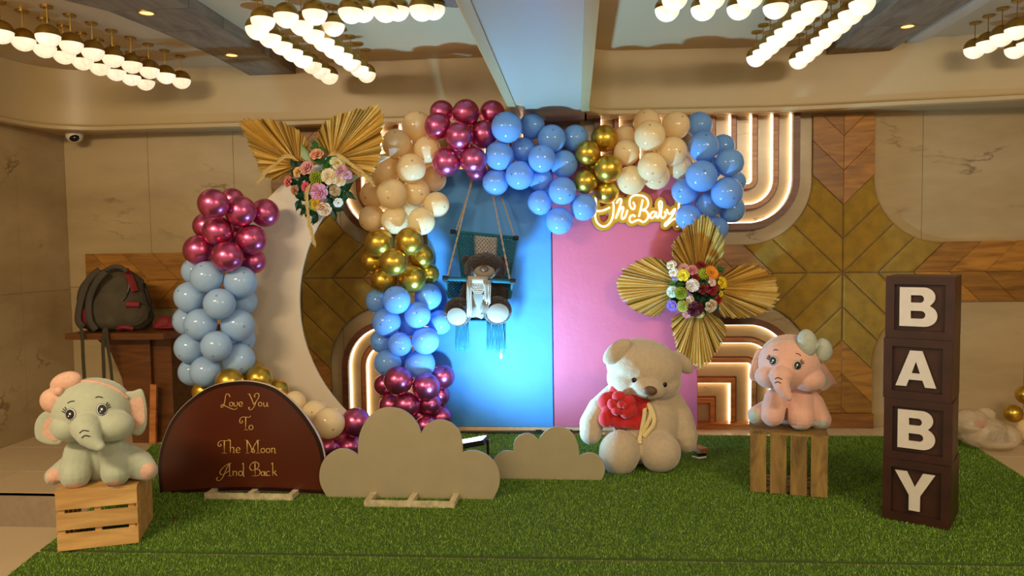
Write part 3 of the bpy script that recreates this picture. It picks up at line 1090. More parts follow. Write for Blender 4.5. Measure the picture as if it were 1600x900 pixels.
def foot_frame(t, x0, x1, y0, Y):
    """white-painted pallet-like foot; pixel corners x0..x1, front bottom edge y0"""
    a, b = onZ(x0, y0, 0.0), onZ(x1, y0, 0.0)
    yf = (a.y + b.y) / 2
    fr = t.part('foot_frame', MB().box(((a.x + b.x) / 2, yf + 0.008, 0.022), (b.x - a.x, 0.016, 0.044)), M['chipped'])
    for q in (0.03, 0.5, 0.97):
        x = a.x + (b.x - a.x) * q
        t.part('foot_bar', MB().box((x, (yf + 0.012 + Y + 0.12) / 2, 0.026), (0.035, Y + 0.12 - yf - 0.012, 0.03)), M['chipped'], fr)


# love you to the moon sign
YS = 4.30
sg_px = [(250, 775), (247, 747), (247, 720), (254, 688), (270, 653), (297, 624), (331, 603), (369, 595.5), (401, 597), (433, 608), (465, 635), (489, 667), (502, 693), (508, 720), (510, 748), (509, 773)]
w = smoothpts(sg_px, 5)
bottom = [Vector((509 + (250 - 509) * i / 10, 773.5 + 1.5 * i / 10 - 7 * math.sin(math.pi * i / 10))) for i in range(1, 10)]
t, out, cx = board('arched_sign', 'dark brown arched sign with gold lettering and dark border', w + bottom, YS, 0.02, None)
out = dedupe(out, 0.002)
t.part('edge_board', slab(out, [(0, YS + 0.022), (0, YS + 0.002)]), M['white'])
t.part('border', slab(out, [(0.0025, YS + 0.003), (0.0025, YS - 0.0005)]), M['signdark'])
inn = ccw(out); inn = inset(inn, 0.026)
t.part('face', slab(inn, [(0, YS + 0.001), (0, YS - 0.002)]), M['signbrown'])
foot_frame(t, 318, 458, 783, YS)
# gold lettering: strokes measured on the sign
words = {
    'Love': [[(165, 115), (155, 92), (135, 88), (126, 110), (120, 150), (110, 190)], [(112, 190), (96, 206), (86, 196), (96, 182), (120, 192), (160, 210), (195, 223), (216, 221), (228, 208)], 'o175,178,15,18', [(198, 162), (203, 188), (214, 197), (228, 188), (233, 166), (226, 160)], [(246, 180), (274, 178), (270, 163), (256, 158), (245, 172), (247, 190), (260, 199), (277, 190)]],
    'You': [[(320, 88), (345, 88)], [(335, 90), (355, 130), (374, 182)], [(374, 182), (398, 150), (417, 118), (420, 95), (405, 81), (388, 88), (379, 105), (388, 116)], [(396, 150), (378, 198), (352, 226), (332, 220), (330, 207), (342, 206)], 'o430,178,15,18', [(460, 162), (463, 190), (475, 198), (489, 188), (492, 162)], [(492, 162), (494, 195), (506, 195)]],
    'To': [[(345, 280), (338, 292), (305, 292), (275, 290), (255, 305), (250, 330), (262, 345), (277, 336), (270, 322)], [(303, 292), (303, 402)], [(287, 403), (325, 403)], 'o350,382,18,20'],
    'The': [[(155, 485), (148, 498), (115, 498), (85, 500), (65, 512), (60, 535), (72, 550), (88, 541), (80, 528)], [(115, 498), (115, 607)], [(95, 608), (136, 608)], [(160, 502), (168, 500), (168, 605)], [(168, 568), (185, 556), (198, 566), (198, 605)], [(190, 607), (208, 607)], [(220, 583), (251, 580), (248, 565), (233, 559), (220, 574), (221, 594), (236, 606), (254, 598)]],
    'Moon': [[(295, 495), (320, 495)], [(315, 495), (317, 606)], [(302, 607), (333, 607)], [(316, 497), (345, 545), (366, 600), (378, 603), (380, 588), (366, 562)], [(350, 602), (362, 575), (386, 530), (408, 497)], [(410, 495), (412, 606)], [(397, 495), (430, 495)], [(394, 607), (432, 607)], 'o454,585,17,20', 'o500,585,17,20', [(526, 565), (531, 567), (531, 606)], [(531, 576), (546, 563), (559, 573), (559, 605), (572, 606)]],
    'And': [[(64, 818), (52, 824), (48, 840), (62, 850), (84, 842), (108, 808), (136, 740), (160, 700)], [(150, 702), (112, 728), (84, 758), (76, 782), (90, 798), (118, 788), (160, 762)], [(160, 700), (162, 806)], [(150, 700), (176, 697)], [(145, 808), (179, 808)], [(186, 768), (192, 770), (192, 808)], [(192, 779), (207, 766), (222, 776), (222, 808)], 'o258,786,18,20', [(274, 706), (283, 702), (283, 806), (292, 808)]],
    'Back': [[(396, 680), (366, 690), (343, 715), (340, 742), (358, 760), (380, 754)], [(385, 698), (386, 808)], [(360, 808), (396, 808)], [(366, 696), (402, 690), (419, 710), (412, 736), (386, 750)], [(386, 750), (420, 754), (431, 780), (416, 803), (386, 808)], 'o453,788,14,18', [(472, 768), (474, 804), (484, 806)], [(514, 772), (499, 767), (486, 780), (488, 798), (502, 808), (519, 799)], [(530, 704), (540, 701), (542, 808)], [(542, 786), (571, 762)], [(553, 779), (580, 808)]],
}
for wd_, strokes in words.items():
    mb = MB()
    for st in strokes:
        if isinstance(st, str):
            cx_, cy_, rx_, ry_ = [float(v) for v in st[1:].split(',')]
            pts = [(cx_ + rx_ * math.cos(a), cy_ + ry_ * math.sin(a)) for a in [math.tau * i / 16 for i in range(17)]]
            rad = [0.0019 + 0.0012 * abs(math.cos(math.tau * i / 16)) for i in range(17)]
        else:
            v2 = smoothpts(st, 4) if len(st) > 2 else [Vector(st[0]), Vector(st[1])]
            pts = [(p.x, p.y) for p in v2]
            rad = []
            for i in range(len(pts)):
                q0, q1 = pts[max(i - 1, 0)], pts[min(i + 1, len(pts) - 1)]
                dx, dy = q1[0] - q0[0], q1[1] - q0[1]
                rad.append(0.0015 + 0.0017 * max(0.0, (abs(dy) + 0.35 * max(0, dx * (1 if dy > 0 else -1))) / (math.hypot(dx, dy) + 1e-6)) ** 2)
        wp = [onY(330 + x / 5.625, 600 + y / 5.625, YS - 0.003) for x, y in pts]
        mb.tube(wp, rad, 6, flat=((0, 1, 0), 0.5))
    t.part('gold_lettering', mb, M['goldtext'], smooth=True)

# cloud boards
c1 = [(165, 697), (133, 640), (124, 585), (135, 530), (165, 485), (215, 455), (265, 455), (318, 483)]
c1b = [(318, 483), (318, 420), (332, 360), (365, 300), (410, 262), (465, 245), (530, 255), (580, 285), (615, 330), (633, 375)]
c1c = [(633, 375), (653, 340), (690, 315), (735, 307), (785, 325), (820, 360), (838, 410), (842, 470)]
c1d = [(842, 470), (875, 461), (920, 465), (970, 490), (1010, 535), (1027, 590), (1020, 650), (985, 720)]
c2a = [(1530, 620), (1552, 570), (1545, 520), (1515, 485), (1475, 472), (1425, 487)]
c2b = [(1425, 487), (1420, 440), (1400, 390), (1360, 352), (1305, 342), (1260, 360), (1232, 390), (1220, 412)]
c2c = [(1220, 412), (1195, 385), (1160, 375), (1120, 390), (1098, 420), (1094, 465)]
c2d = [(1094, 465), (1050, 463), (1010, 485), (990, 515), (983, 560), (995, 598), (1010, 617)]
for lobes, Yc, lab, ft in (((c1, c1b, c1c, c1d), 4.27, 'large cream cloud shaped board standing on a white wooden foot', (568, 711, 795)), ((c2a, c2b, c2c, c2d), 4.66, 'smaller cream cloud shaped board standing beside the large bear', None)):
    px = []
    for lb in lobes:
        px += [(460 + p.x / 3.2, 560 + p.y / 3.2) for p in smoothpts(lb, 5)]
    t, out, cx = board('cloud_board', lab, px, Yc, 0.018, None)
    t.part('cloud_cutout', slab(out, [(0, Yc + 0.018), (0, Yc + 0.0015), (0.0015, Yc)]), M['cream'])
    if ft:
        foot_frame(t, ft[0], ft[1], ft[2], Yc)
    else:
        t.part('foot_frame', MB().box((cx, Yc + 0.12, 0.02), (0.4, 0.2, 0.036)), M['chipped'])

# ================================================================== NEON SIGN
YN = 5.80
nst = [
    [(245, 225), (252, 330), (240, 420), (250, 510), (290, 570), (345, 590), (400, 570), (445, 510), (466, 430), (470, 330), (452, 250), (400, 205), (320, 195), (262, 212)],
    [(255, 397), (320, 396), (380, 375), (425, 350)],
    [(505, 300), (538, 250), (568, 256), (556, 320), (522, 420), (495, 492)],
    [(505, 470), (545, 390), (583, 347), (592, 375), (572, 450), (580, 495), (615, 470), (645, 385)],
    [(715, 285), (735, 330), (725, 370), (695, 365), (670, 310), (680, 240), (720, 205), (780, 200), (850, 215), (895, 260), (900, 320), (870, 368), (822, 386)],
    [(835, 255), (815, 350), (788, 470)],
    [(822, 386), (880, 400), (906, 450), (890, 500), (840, 535), (790, 510), (740, 522), (700, 540), (670, 515), (680, 465), (718, 448), (738, 468)],
    [(985, 402), (945, 420), (926, 460), (945, 486), (985, 460), (1005, 408), (1000, 450), (1025, 482), (1046, 400), (1036, 310), (1055, 274), (1076, 300), (1066, 400), (1060, 450), (1085, 486), (1120, 450), (1106, 402)],
    [(1135, 375), (1150, 420), (1180, 430), (1215, 390), (1240, 372), (1215, 440), (1160, 510), (1112, 560), (1120, 586), (1160, 550), (1210, 505), (1252, 490)],
    [(1290, 280), (1280, 400), (1265, 500)], [(1268, 585), (1266, 598)],
]
np_ = [[(900 + x / 8, 280 + y / 8) for x, y in s] for s in nst]
c = onY(985, 330, YN)
t = Thing('neon_sign', 'glowing white neon sign reading Oh Baby on a yellow acrylic backing', 'neon sign', c)
mb = MB()
for s in np_:
    pp = smoothpts(s, 3) if len(s) > 2 else [Vector(q) for q in s]
    for q in pp:
        w_ = onY(q.x, q.y, YN + 0.022)
        mb.add([(w_.x + 0.035 * math.cos(a), y_, w_.z + 0.035 * math.sin(a)) for y_ in (YN + 0.016, YN + 0.028) for a in [math.tau * i / 14 for i in range(14)]],
               [tuple(range(14)), tuple(range(27, 13, -1))] + [(i, (i + 1) % 14, 14 + (i + 1) % 14, 14 + i) for i in range(14)])
t.part('acrylic_backing', fuse(mb, 0.0045, 2), M['acrylic'])
for s in np_:
    pp = smoothpts(s, 5) if len(s) > 2 else [Vector(q) for q in s]
    t.part('neon_tube', MB().tube([onY(q.x, q.y, YN + 0.008) for q in pp], 0.0068, 7), M['neon'], smooth=True)

# ================================================================== CRATES, LETTER BOXES, TABLE
def oriented(o, ex, ey):
    """matrix for boxes with x along ex and y along ey"""
    return Matrix(((ex.x, ey.x, 0), (ex.y, ey.y, 0), (0, 0, 1)))


ZG = 0.014     # standing level in the pile of the turf


def frame2(p0, p1):
    ex = Vector((p1.x - p0.x, p1.y - p0.y, 0)); w = ex.length; ex.normalize()
    return ex, Vector((-ex.y, ex.x, 0)), w


# pale crate on its side under the mint elephant
p0, p1 = onZ(90, 862, ZG), onZ(217, 848, ZG)
ex, ey, w = frame2(p0, p1)
mt = oriented(None, ex, ey)
H, D = 0.292, 0.37
rz = math.atan2(ex.y, ex.x)
t = Thing('wooden_crate', 'pale pine crate with three wide front slats under the mint elephant', 'crate', p0 + ex * w / 2 + ey * D / 2, rz)
P = lambda a, b_, c_: p0 + ex * a + ey * b_ + Vector((0, 0, c_))
sl = (H - 2 * 0.020) / 3
for k in range(3):
    t.part('slat', MB().box(P(w / 2, 0.006, sl / 2 + k * (sl + 0.020)), (w, 0.012, sl), mat=mt), M['crate'])
for k in range(5):
    sw = (D - 0.012 - 4 * 0.013) / 5
    t.part('side_slat', MB().box(P(w - 0.006, 0.014 + sw / 2 + k * (sw + 0.013), H / 2), (0.011, sw, H), mat=mt), M['crate'])
    t.part('side_slat', MB().box(P(0.006, 0.014 + sw / 2 + k * (sw + 0.013), H / 2), (0.011, sw, H), mat=mt), M['crate'])
for k in range(3):
    sw = (D - 2 * 0.006) / 3
    t.part('top_board', MB().box(P(w / 2, sw / 2 + k * (sw + 0.006), H + 0.006), (w + 0.006, sw, 0.012), mat=mt), M['crate'])
for a in (0.02, w / 2, w - 0.03):
    t.part('corner_post', MB().box(P(a, 0.022, H / 2), (0.03, 0.02, H - 0.004), mat=mt), M['crate'])
crateL_top = H + 0.012 + ZG

# weathered crate with upright slats under the pink elephant
p0, p1 = onZ(1172, 768, ZG), onZ(1293, 778, ZG)
ex, ey, w = frame2(p0, p1)
mt = oriented(None, ex, ey); rz = math.atan2(ex.y, ex.x)
H, D = 0.355, 0.33
t = Thing('wooden_crate', 'weathered wooden crate with four upright slats under the pink elephant', 'crate', p0 + ex * w / 2 + ey * D / 2, rz)
gp_ = 0.022
sw = (w - 3 * gp_) / 4
for k in range(4):
    t.part('slat', MB().box(P(sw / 2 + k * (sw + gp_), 0.008, H / 2), (sw, 0.014, H), mat=mt), M['crateold'])
for k in range(4):
    bw = (D - 0.02) / 4 - 0.02
    t.part('bottom_board', MB().box(P(w / 2, 0.03 + bw / 2 + k * (bw + 0.022), 0.012), (w, bw, 0.012), mat=mt), M['crateold'])
t.part('top_board', MB().box(P(w / 2, D * 0.5, H + 0.006), (w + 0.01, D, 0.014), mat=mt), M['crateold'])
for a in (0.007, w - 0.007):
    for k in range(3):
        t.part('side_board', MB().box(P(a, D / 2 + 0.01, 0.06 + k * 0.12), (0.013, D - 0.04, 0.095), mat=mt), M['crateold'])
crateR_top = H + 0.013 + ZG
t.part('edge_post', MB().box(P(w + 0.006, D - 0.02, H / 2 + 0.04), (0.02, 0.03, H + 0.05), mat=mt), M['crateold'])


# letter boxes
def letter_mesh(ch, w, h, th):
    """thick sans letters as filled outlines"""
    def arcp(cx, cy, rx, ry, a0, a1, n=10):
        return [(cx + rx * math.cos(math.radians(a0 + (a1 - a0) * i / n)), cy + ry * math.sin(math.radians(a0 + (a1 - a0) * i / n))) for i in range(n + 1)]
    if ch == 'B':
        loops = [[(0, 0), (0.62, 0)] + arcp(0.66, 0.275, 0.34, 0.275, -90, 62) + [(0.80, 0.53)] + arcp(0.64, 0.755, 0.30, 0.245, -42, 90) + [(0, 1)],
                 [(0.30, 0.20), (0.30, 0.40), (0.58, 0.40)] + arcp(0.58, 0.30, 0.11, 0.10, 80, -80, 6) + [(0.58, 0.20)],
                 [(0.30, 0.61), (0.30, 0.80), (0.55, 0.80)] + arcp(0.55, 0.705, 0.10, 0.095, 80, -80, 6) + [(0.55, 0.61)]]
    elif ch == 'A':
        loops = [[(0, 0), (0.27, 0), (0.335, 0.19), (0.665, 0.19), (0.73, 0), (1, 0), (0.65, 1), (0.35, 1)], [(0.395, 0.37), (0.50, 0.70), (0.605, 0.37)]]
    else:
        loops = [[(0.36, 0), (0.64, 0), (0.64, 0.40), (1, 1), (0.70, 1), (0.50, 0.62), (0.30, 1), (0, 1), (0.36, 0.40)]]
    cu = bpy.data.curves.new('letter', 'CURVE')
    cu.dimensions = '2D'; cu.fill_mode = 'BOTH'; cu.extrude = th / 2
    for lp in loops:
        sp_ = cu.splines.new('POLY'); sp_.points.add(len(lp) - 1)
        for q, (a, b_) in zip(sp_.points, lp):
            q.co = ((a - 0.5) * w, (b_ - 0.5) * h, 0, 1)
        sp_.use_cyclic_u = True
    o = bpy.data.objects.new('tmp', cu); COL.objects.link(o)
    dg = bpy.context.evaluated_depsgraph_get()
    me_ = bpy.data.meshes.new_from_object(o.evaluated_get(dg), depsgraph=dg)
    bpy.data.objects.remove(o)
    return me_


base0 = onZ(1378, 808, ZG)
base1 = base0 + Vector((math.cos(math.radians(-33)), math.sin(math.radians(-33)), 0)) * 0.318
zt = ZG
hs_ = [0.330, 0.326, 0.322, 0.328]
offs = [(0.0, 0.0, 0), (0.002, 0.006, 2.0), (-0.004, 0.008, 0.5), (0.002, 0.012, 1.5)]
labs = ['dark brown letter box with a white Y at the bottom of the tower', 'dark brown letter box with a white B resting on the Y box', 'dark brown letter box with a white A between the two B boxes', 'dark brown letter box with a white B on top of the tower']
for k, ch in enumerate('YBAB'):
    ex, ey, w = frame2(base0, base1)
    rot = Matrix.Rotation(math.radians(offs[k][2]), 3, 'Z')
    ex, ey = rot @ ex, rot @ ey
    q0 = base0 + ex * offs[k][0] + ey * offs[k][1]
    mt = oriented(None, ex, ey); rz = math.atan2(ex.y, ex.x)
    h = hs_[k]
    P2 = lambda a, b_, c_: Vector((q0.x, q0.y, zt)) + ex * a + ey * b_ + Vector((0, 0, c_))
    t = Thing('letter_box', labs[k], 'letter box', P2(w / 2, w / 2, 0), rz, group='stacked letter boxes')
    t.part('box_body', MB().box(P2(w / 2, w / 2 + 0.012, h / 2), (w, w - 0.024, h - 0.002), mat=mt), M['boxwood'])
    fwid = 0.042
    fr = t.part('front_frame', MB().box(P2(w / 2, 0.006, fwid / 2), (w, 0.014, fwid), mat=mt).box(P2(w / 2, 0.006, h - fwid / 2 - 0.001), (w, 0.014, fwid), mat=mt)
                .box(P2(fwid / 2, 0.006, h / 2), (fwid, 0.0138, h - 2 * fwid), mat=mt).box(P2(w - fwid / 2, 0.006, h / 2), (fwid, 0.0138, h - 2 * fwid), mat=mt), M['boxwood'])
    lw, lh = {'B': (0.175, 0.205), 'A': (0.190, 0.190), 'Y': (0.188, 0.205)}[ch]
    lm = letter_mesh(ch, lw, lh, 0.012)
    lm.transform(Matrix.Translation(P2(w * 0.485, 0.006, h / 2 + 0.004)) @ Matrix(((ex.x, 0, -ey.x, 0), (ex.y, 0, -ey.y, 0), (0, 1, 0, 0), (0, 0, 0, 1))))
    t.part('letter', lm, M['letter'], label='white block capital %s' % ch)
    zt += h

# console table and things on it
ZT = 0.885
t = Thing('console_table', 'brown veneered console table with a tapering pedestal leg', 'table', (-3.45, 5.65, 0))
top = [(-3.95, 5.35), (-3.150, 5.35), (-3.03, 5.62), (-3.03, 6.06), (-3.95, 6.06)]
t.part('table_top', slab(top, [(0, ZT - 0.048), (0, ZT - 0.003), (0.003, ZT)], 'XY'), M['tablewood'])
prof = [(-3.78, ZT - 0.048), (-3.66, 0.72), (-3.58, 0.52), (-3.53, 0.25), (-3.51, 0.0), (-3.335, 0.0), (-3.335, ZT - 0.048)]
t.part('pedestal', slab(prof, [(0, 5.56), (0, 5.47)]), M['tablewood'])
t.part('side_panel', MB().box((-3.26, 5.72, (ZT - 0.048) / 2), (0.15, 0.42, ZT - 0.048)), M['tablewood'])
q = onY(231, 610, 5.42); q2 = onY(242, 688, 5.38)
solo('wooden_batten', MB().box(((q.x + q2.x) / 2, 5.43, 0.24), (0.05, 0.025, 0.47), mat=Matrix.Rotation(math.radians(3.5), 3, 'Y')), M['bar'], 'slim orange wooden batten leaning against the table pedestal', 'batten', ((q.x + q2.x) / 2, 5.43, 0))

bk = Soft(5.93)
for a in [(182, 478, 0, 52, 30, 42), (180, 452, -2, 46, 28, 34), (178, 500, 0, 55, 32, 20), (205, 495, 6, 34, 26, 26), (158, 490, 4, 36, 26, 30), (150, 470, -8, 28, 22, 40)]:
    bk.e(*a)
me = bk.build(0.014, 3, ZT)
t = Thing('backpack', 'large dark olive backpack with red trim standing on the table', 'backpack', (-3.70, 5.75, ZT))
t.part('pack_body', me, M['bag'])
t.part('front_pocket', bk.disc(205, 491, 25, 17, 0.014), M['bag'])
mbr = MB()
bk.stroke([(198, 476), (217, 479)], 12, 0.018, mbr, 0)
t.part('red_patch', mbr, M['bagred'])
t.part('red_stripe', bk.stroke([(197, 424), (204, 436), (211, 456)], 11, 0.006), M['bagred'])
t.part('red_base_trim', bk.stroke([(186, 512), (196, 510), (208, 512)], 8, 0.012), M['bagred'])
for pts in ([(165, 424), (150, 442), (139, 470), (140, 500), (150, 516)], [(155, 422), (137, 440), (126, 470), (122, 500), (130, 512)]):
    w_ = [onD(x, y, 5.93 - 0.19 + (0.03 if x < 140 else 0.0)) for x, y in pts]
    t.part('shoulder_strap', MB().tube(smoothpts(w_, 5), 0.028, 8, flat=(FH, 0.35)), M['strap'], smooth=True)
t.part('zip', bk.stroke([(220, 436), (230, 456), (236, 478), (234, 496)], 4, 0.004), M['black'])
t.part('zip', bk.stroke([(196, 428), (202, 445), (198, 462), (192, 470)], 3, 0.004), M['black'])
t.part('top_handle', MB().tube(smoothpts([onD(x, y, 5.8) for x, y in ((165, 423), (176, 417), (190, 418), (198, 425))], 5), 0.018, 8, flat=(FH, 0.5)), M['strap'], smooth=True)
t.part('red_corner', bk.disc(128, 497, 9, 17, 0.006), M['bagred'])
for pts, wdt in (([(127, 512), (129, 535), (130, 560), (132, 592)], 0.014), ([(163, 514), (161, 540), (162, 570), (163, 600)], 0.014), ([(166, 514), (169, 545), (173, 572), (176, 605)], 0.012)):
    w_ = [onD(pts[0][0], pts[0][1] - 4, 5.72)] + [onD(x, y, dep((-3.6, 5.325, 0))) for x, y in pts]
    t.part('hanging_strap', MB().tube(smoothpts(w_, 4), wdt, 6, flat=(FH, 0.25)), M['webbing'])
sf = Soft(5.9)
for a in [(258, 503, 0, 14, 12, 9), (250, 508, 4, 10, 10, 5), (272, 506, 4, 12, 10, 5), (262, 511, 6, 24, 12, 3)]:
    sf.e(*a)
solo('crumpled_cap', sf.build(0.008, 3, ZT), M['bagred'], 'crumpled dark red cap lying on the table beside the backpack', 'cap', (-3.27, 5.7, ZT))

# plastic bag and loose balloons beyond the letter tower
bg = Soft(dep((2.95, 5.5, 0)))
for a in [(1535, 675, 0, 38, 30, 26), (1572, 682, 4, 22, 22, 19), (1515, 660, 0, 28, 26, 22), (1555, 690, 6, 36, 26, 11), (1540, 648, -4, 16, 10, 12)]:
    bg.e(*a)
me = bg.build(0.012, 3, 0.0)
m, nt, b = new_mat('clear_polythene')
tc = N(nt, 'ShaderNodeTexCoord'); n_ = N(nt, 'ShaderNodeTexNoise', i_Scale=9.0, i_Detail=4.0, i_Distortion=1.5)
nt.links.new(tc.outputs['Object'], n_.inputs['Vector'])
bp = N(nt, 'ShaderNodeBump', i_Strength=0.9, i_Distance=0.03); nt.links.new(n_.outputs['Fac'], bp.inputs['Height']); nt.links.new(bp.outputs[0], b.inputs['Normal'])
b.inputs['Base Color'].default_value = S(226, 206, 172); b.inputs['Roughness'].default_value = 0.18
tr = N(nt, 'ShaderNodeBsdfTransparent'); ms = N(nt, 'ShaderNodeMixShader'); ms.inputs[0].default_value = 0.55
nt.links.new(b.outputs[0], ms.inputs[1]); nt.links.new(tr.outputs[0], ms.inputs[2]); nt.links.new(ms.outputs[0], nt.nodes['Material Output'].inputs['Surface'])
M['poly'] = m
solo('plastic_bag', me, M['poly'], 'crumpled clear plastic bag lying on the floor past the letter tower', 'bag', (2.95, 5.5, 0))
for (x, y, r, c_, lab) in ((1522, 666, 15, 'b_peach', 'deflated cream bundle inside the clear plastic bag'), (1560, 682, 13, 'creamfur', 'pale cloth bundle inside the clear plastic bag'), (1531, 661, 8, 'rose', 'small red bundle inside the clear plastic bag')):
    s2 = Soft(bg.d0 - (0.055 if c_ == 'rose' else 0)); s2.e(x, y, 0, r * 1.2, r * .8, r * 0.8); s2.e(x + r * .5, y + 2, 2, r, r * .7, r * .7)
    pp = s2.P(x, y, 0)
    solo('bundle', s2.build(0.01, 2), M[c_], lab, 'bundle', pp)
# small tan block and strap beside the bear, petals on the turf
p = onZ(1093, 704, 0.02)
t = Thing('tan_block', 'small tan block with a black and white strap beside the large bear', 'block', p, TH)
t.part('block', MB().box(onZ(1094, 702, 0.03), (0.062, 0.10, 0.035), rz=0.5), M['brownblock'])
t.part('black_end', MB().box(onZ(1096, 710, 0.02), (0.06, 0.02, 0.02), rz=0.3), M['black'])
t.part('white_strap', MB().tube([onZ(1082, 713, 0.03), onZ(1092, 716, 0.035), onZ(1103, 714, 0.03)], 0.006, 6), M['eyewhite'])
p = onZ(273, 808, 0.022)
solo('petal', MB().ell(p, ((0.016, 0.004, 0), (-0.003, 0.012, 0), (0, 0, 0.004)), 12, 6), M['bagred'], 'tiny dark pink petal lying on the grass by the arched sign', 'petal', p)

# ================================================================== BALLOONS
bal = MB()
prof = []
for i in range(15):
    a = math.pi * i / 14
    z = math.cos(a); r = math.sin(a)
    if z < 0:
        z *= 1.03; r *= (1 - 0.05 * (z / 1.03) ** 2)
    prof.append((max(r, 0.004), z))
prof += [(0.05, -1.05), (0.07, -1.09), (0.004, -1.085)]
bal.lathe((0, 0, 0), prof, 26)
bal_mesh0 = fix_normals(bal.mesh('balloon', True))
bal_mesh = {}
for kx in ('b_blue', 'b_blue2', 'b_peach', 'b_mag', 'b_gold'):
    mm_ = bal_mesh0.copy(); mm_.materials.append(M[kx]); bal_mesh[kx] = mm_


BAL = []


def balloons(lst, kx, dd, label, group, hub=None):
    """lst: (x, y, r px, layer) ; layer 0 in front, larger = further back; dd depth of the front layer"""
    h = hub or (sum(q[0] for q in lst) / len(lst), sum(q[1] for q in lst) / len(lst))
    for it in lst:
        x, y, r = it[:3]; lay = it[3] if len(it) > 3 else 0
        BAL.append(dict(x=x, y=y, r=r, d=dd + lay * 0.085, lo=dd - 0.34, hi=dd + (0.28 if x > 560 else 0.26), lay=lay, kx=kx, label=label, group=group, hub=h))


def place_balloons():
    # balloons press on one another but do not sink in: move them apart, mostly along their lines of sight
    n_ = len(BAL)
    px0 = np.array([[q['x'], q['y']] for q in BAL], float); px = px0.copy()
    rp = np.array([q['r'] for q in BAL], float)
    dpt = np.array([q['d'] for q in BAL]); lo = np.array([q['lo'] for q in BAL]); hi = np.array([q['hi'] for q in BAL])
    slack = np.array([5.0 if q['lay'] >= 0.7 else 2.0 for q in BAL])
    fh, rt, up = np.array(FH), np.array(RT), np.array(UP)
    ropes = [((742, 262, 5.79), (699, 434, 5.40)), ((763, 268, 5.79), (797, 439, 5.40))]
    for i, q in enumerate(BAL):
        p = onD(q['x'], q['y'], q['d']); rad = q['r'] * q['d'] / F_PX * 1.11     # with its knot
        if q['x'] > 560:
            if p.x - rad < 0.945 and p.z - rad < 2.13:                       # the backdrop panels
                hi[i] = min(hi[i], dep((p.x, YB, 0)) - rad - 0.004)
            if 912 - q['r'] < q['x'] < 1072 + q['r'] and 298 - q['r'] < q['y'] < 360 + q['r'] and p.x < 0.945:
                hi[i] = min(hi[i], dep((p.x, YN, 0)) - rad - 0.004)           # the neon sign
            for (x0, y0, d0), (x1, y1, d1) in ropes:                          # the ropes pass behind
                t_ = min(1, max(0, (q['y'] - y0) / (y1 - y0)))
                if abs(x0 + (x1 - x0) * t_ - q['x']) < q['r'] + 2 and y0 - q['r'] < q['y'] < y1:
                    hi[i] = min(hi[i], d0 + (d1 - d0) * t_ - rad - 0.02)
            if (q['x'], q['y']) in ((1106, 320), (1077, 338), (1120, 356)):   # the upright fan stands before these
                lo[i] = 5.63
            elif p.x - rad > 0.95:
                hi[i] = max(hi[i], 5.85)
        lo[i] = min(lo[i], hi[i])
    dpt = np.clip(dpt, lo, hi)
    for it in range(600):
        rays = np.array(FW)[None] + rt[None] * ((px[:, :1] - 800) / F_PX) + up[None] * ((450 - px[:, 1:]) / F_PX)
        rays /= (rays @ fh)[:, None]
        pos = rays * dpt[:, None]; rad = rp * dpt / F_PX
        df = pos[:, None] - pos[None]; dist = np.sqrt((df ** 2).sum(2)) + 1e-9
        need = 0.985 * (rad[:, None] + rad[None])
        pen = np.where(dist < need, need - dist, 0); np.fill_diagonal(pen, 0)
        sgn = np.sign(dpt[:, None] - dpt[None]); sgn[sgn == 0] = np.sign(np.arange(n_)[:, None] - np.arange(n_)[None])[sgn == 0]
        dpt = np.clip(dpt + (pen * sgn).sum(1) * 0.12, lo, hi)
        u_ = df / dist[..., None]
        mv = (u_ * pen[..., None]).sum(1) * 0.10
        px += np.stack([mv @ rt, -(mv @ up)], 1) * F_PX / dpt[:, None]
        off = px - px0; L_ = np.sqrt((off ** 2).sum(1)) + 1e-9
        px = px0 + off * np.minimum(1, slack / L_)[:, None]
    for q, p in zip(BAL, px):
        q['x'], q['y'] = float(p[0]), float(p[1])
    for q, d in zip(BAL, dpt):
        q['d'] = float(d)
    for q, d in zip(BAL, dpt):
        x, y = q['x'], q['y']
        o = bpy.data.objects.new('balloon', bal_mesh[q['kx']]); COL.objects.link(o)
        o.location = onD(x, y, d)
        k = q['r'] * d / F_PX
        o.scale = (k, k, k)
        h = q['hub']
        out_ = -FH * 1.0 + R0 * ((x - h[0]) / 60) + Vector((0, 0, (h[1] - y) / 60)) + Vector((random.uniform(-.3, .3), random.uniform(-.3, .3), random.uniform(-.3, .3)))
        o.rotation_euler = out_.to_track_quat('Z', 'Y').to_euler()
        tag(o, q['label'], 'balloon', q['group'])


DC = 5.0
balloons([(335, 319, 23.5), (374, 331, 24), (409, 333, 22, 1), (363, 312, 18, 2), (322, 354, 20, 1.5), (341, 362, 23.5), (391, 373, 23.5, .6), (312, 391, 23.5, .5), (356, 403, 24), (394, 406, 20, 1.2), (366, 366, 20, 2)], 'b_mag', DC, 'chrome magenta balloon in the bunch topping the short balloon column', 'magenta balloons on the short column')
balloons([(307, 425, 22, 1.6), (324, 434, 25), (374, 440, 25.5, .3), (299, 465, 24.5, .6), (345, 475, 24.5), (380, 472, 22, 1.5), (296, 500, 23.5, 1.5), (313, 507, 25), (370, 507, 26, .3), (298, 543, 24, .6), (340, 541, 24), (379, 535, 22, 1.5), (372, 563, 25.5, .3), (323, 579, 24.5), (302, 581, 22, 1.5)], 'b_blue', DC, 'pale blue balloon in the short column beside the crescent board', 'pale blue balloons of the short column')
balloons([(359, 595, 22), (403, 591, 21, .4), (396, 580, 20, 1.4), (317, 611, 17, 1), (437, 613, 19, 1.2)], 'b_gold', DC, 'chrome gold balloon peeking over the top of the arched sign', 'gold balloons behind the arched sign')
DB = 4.95
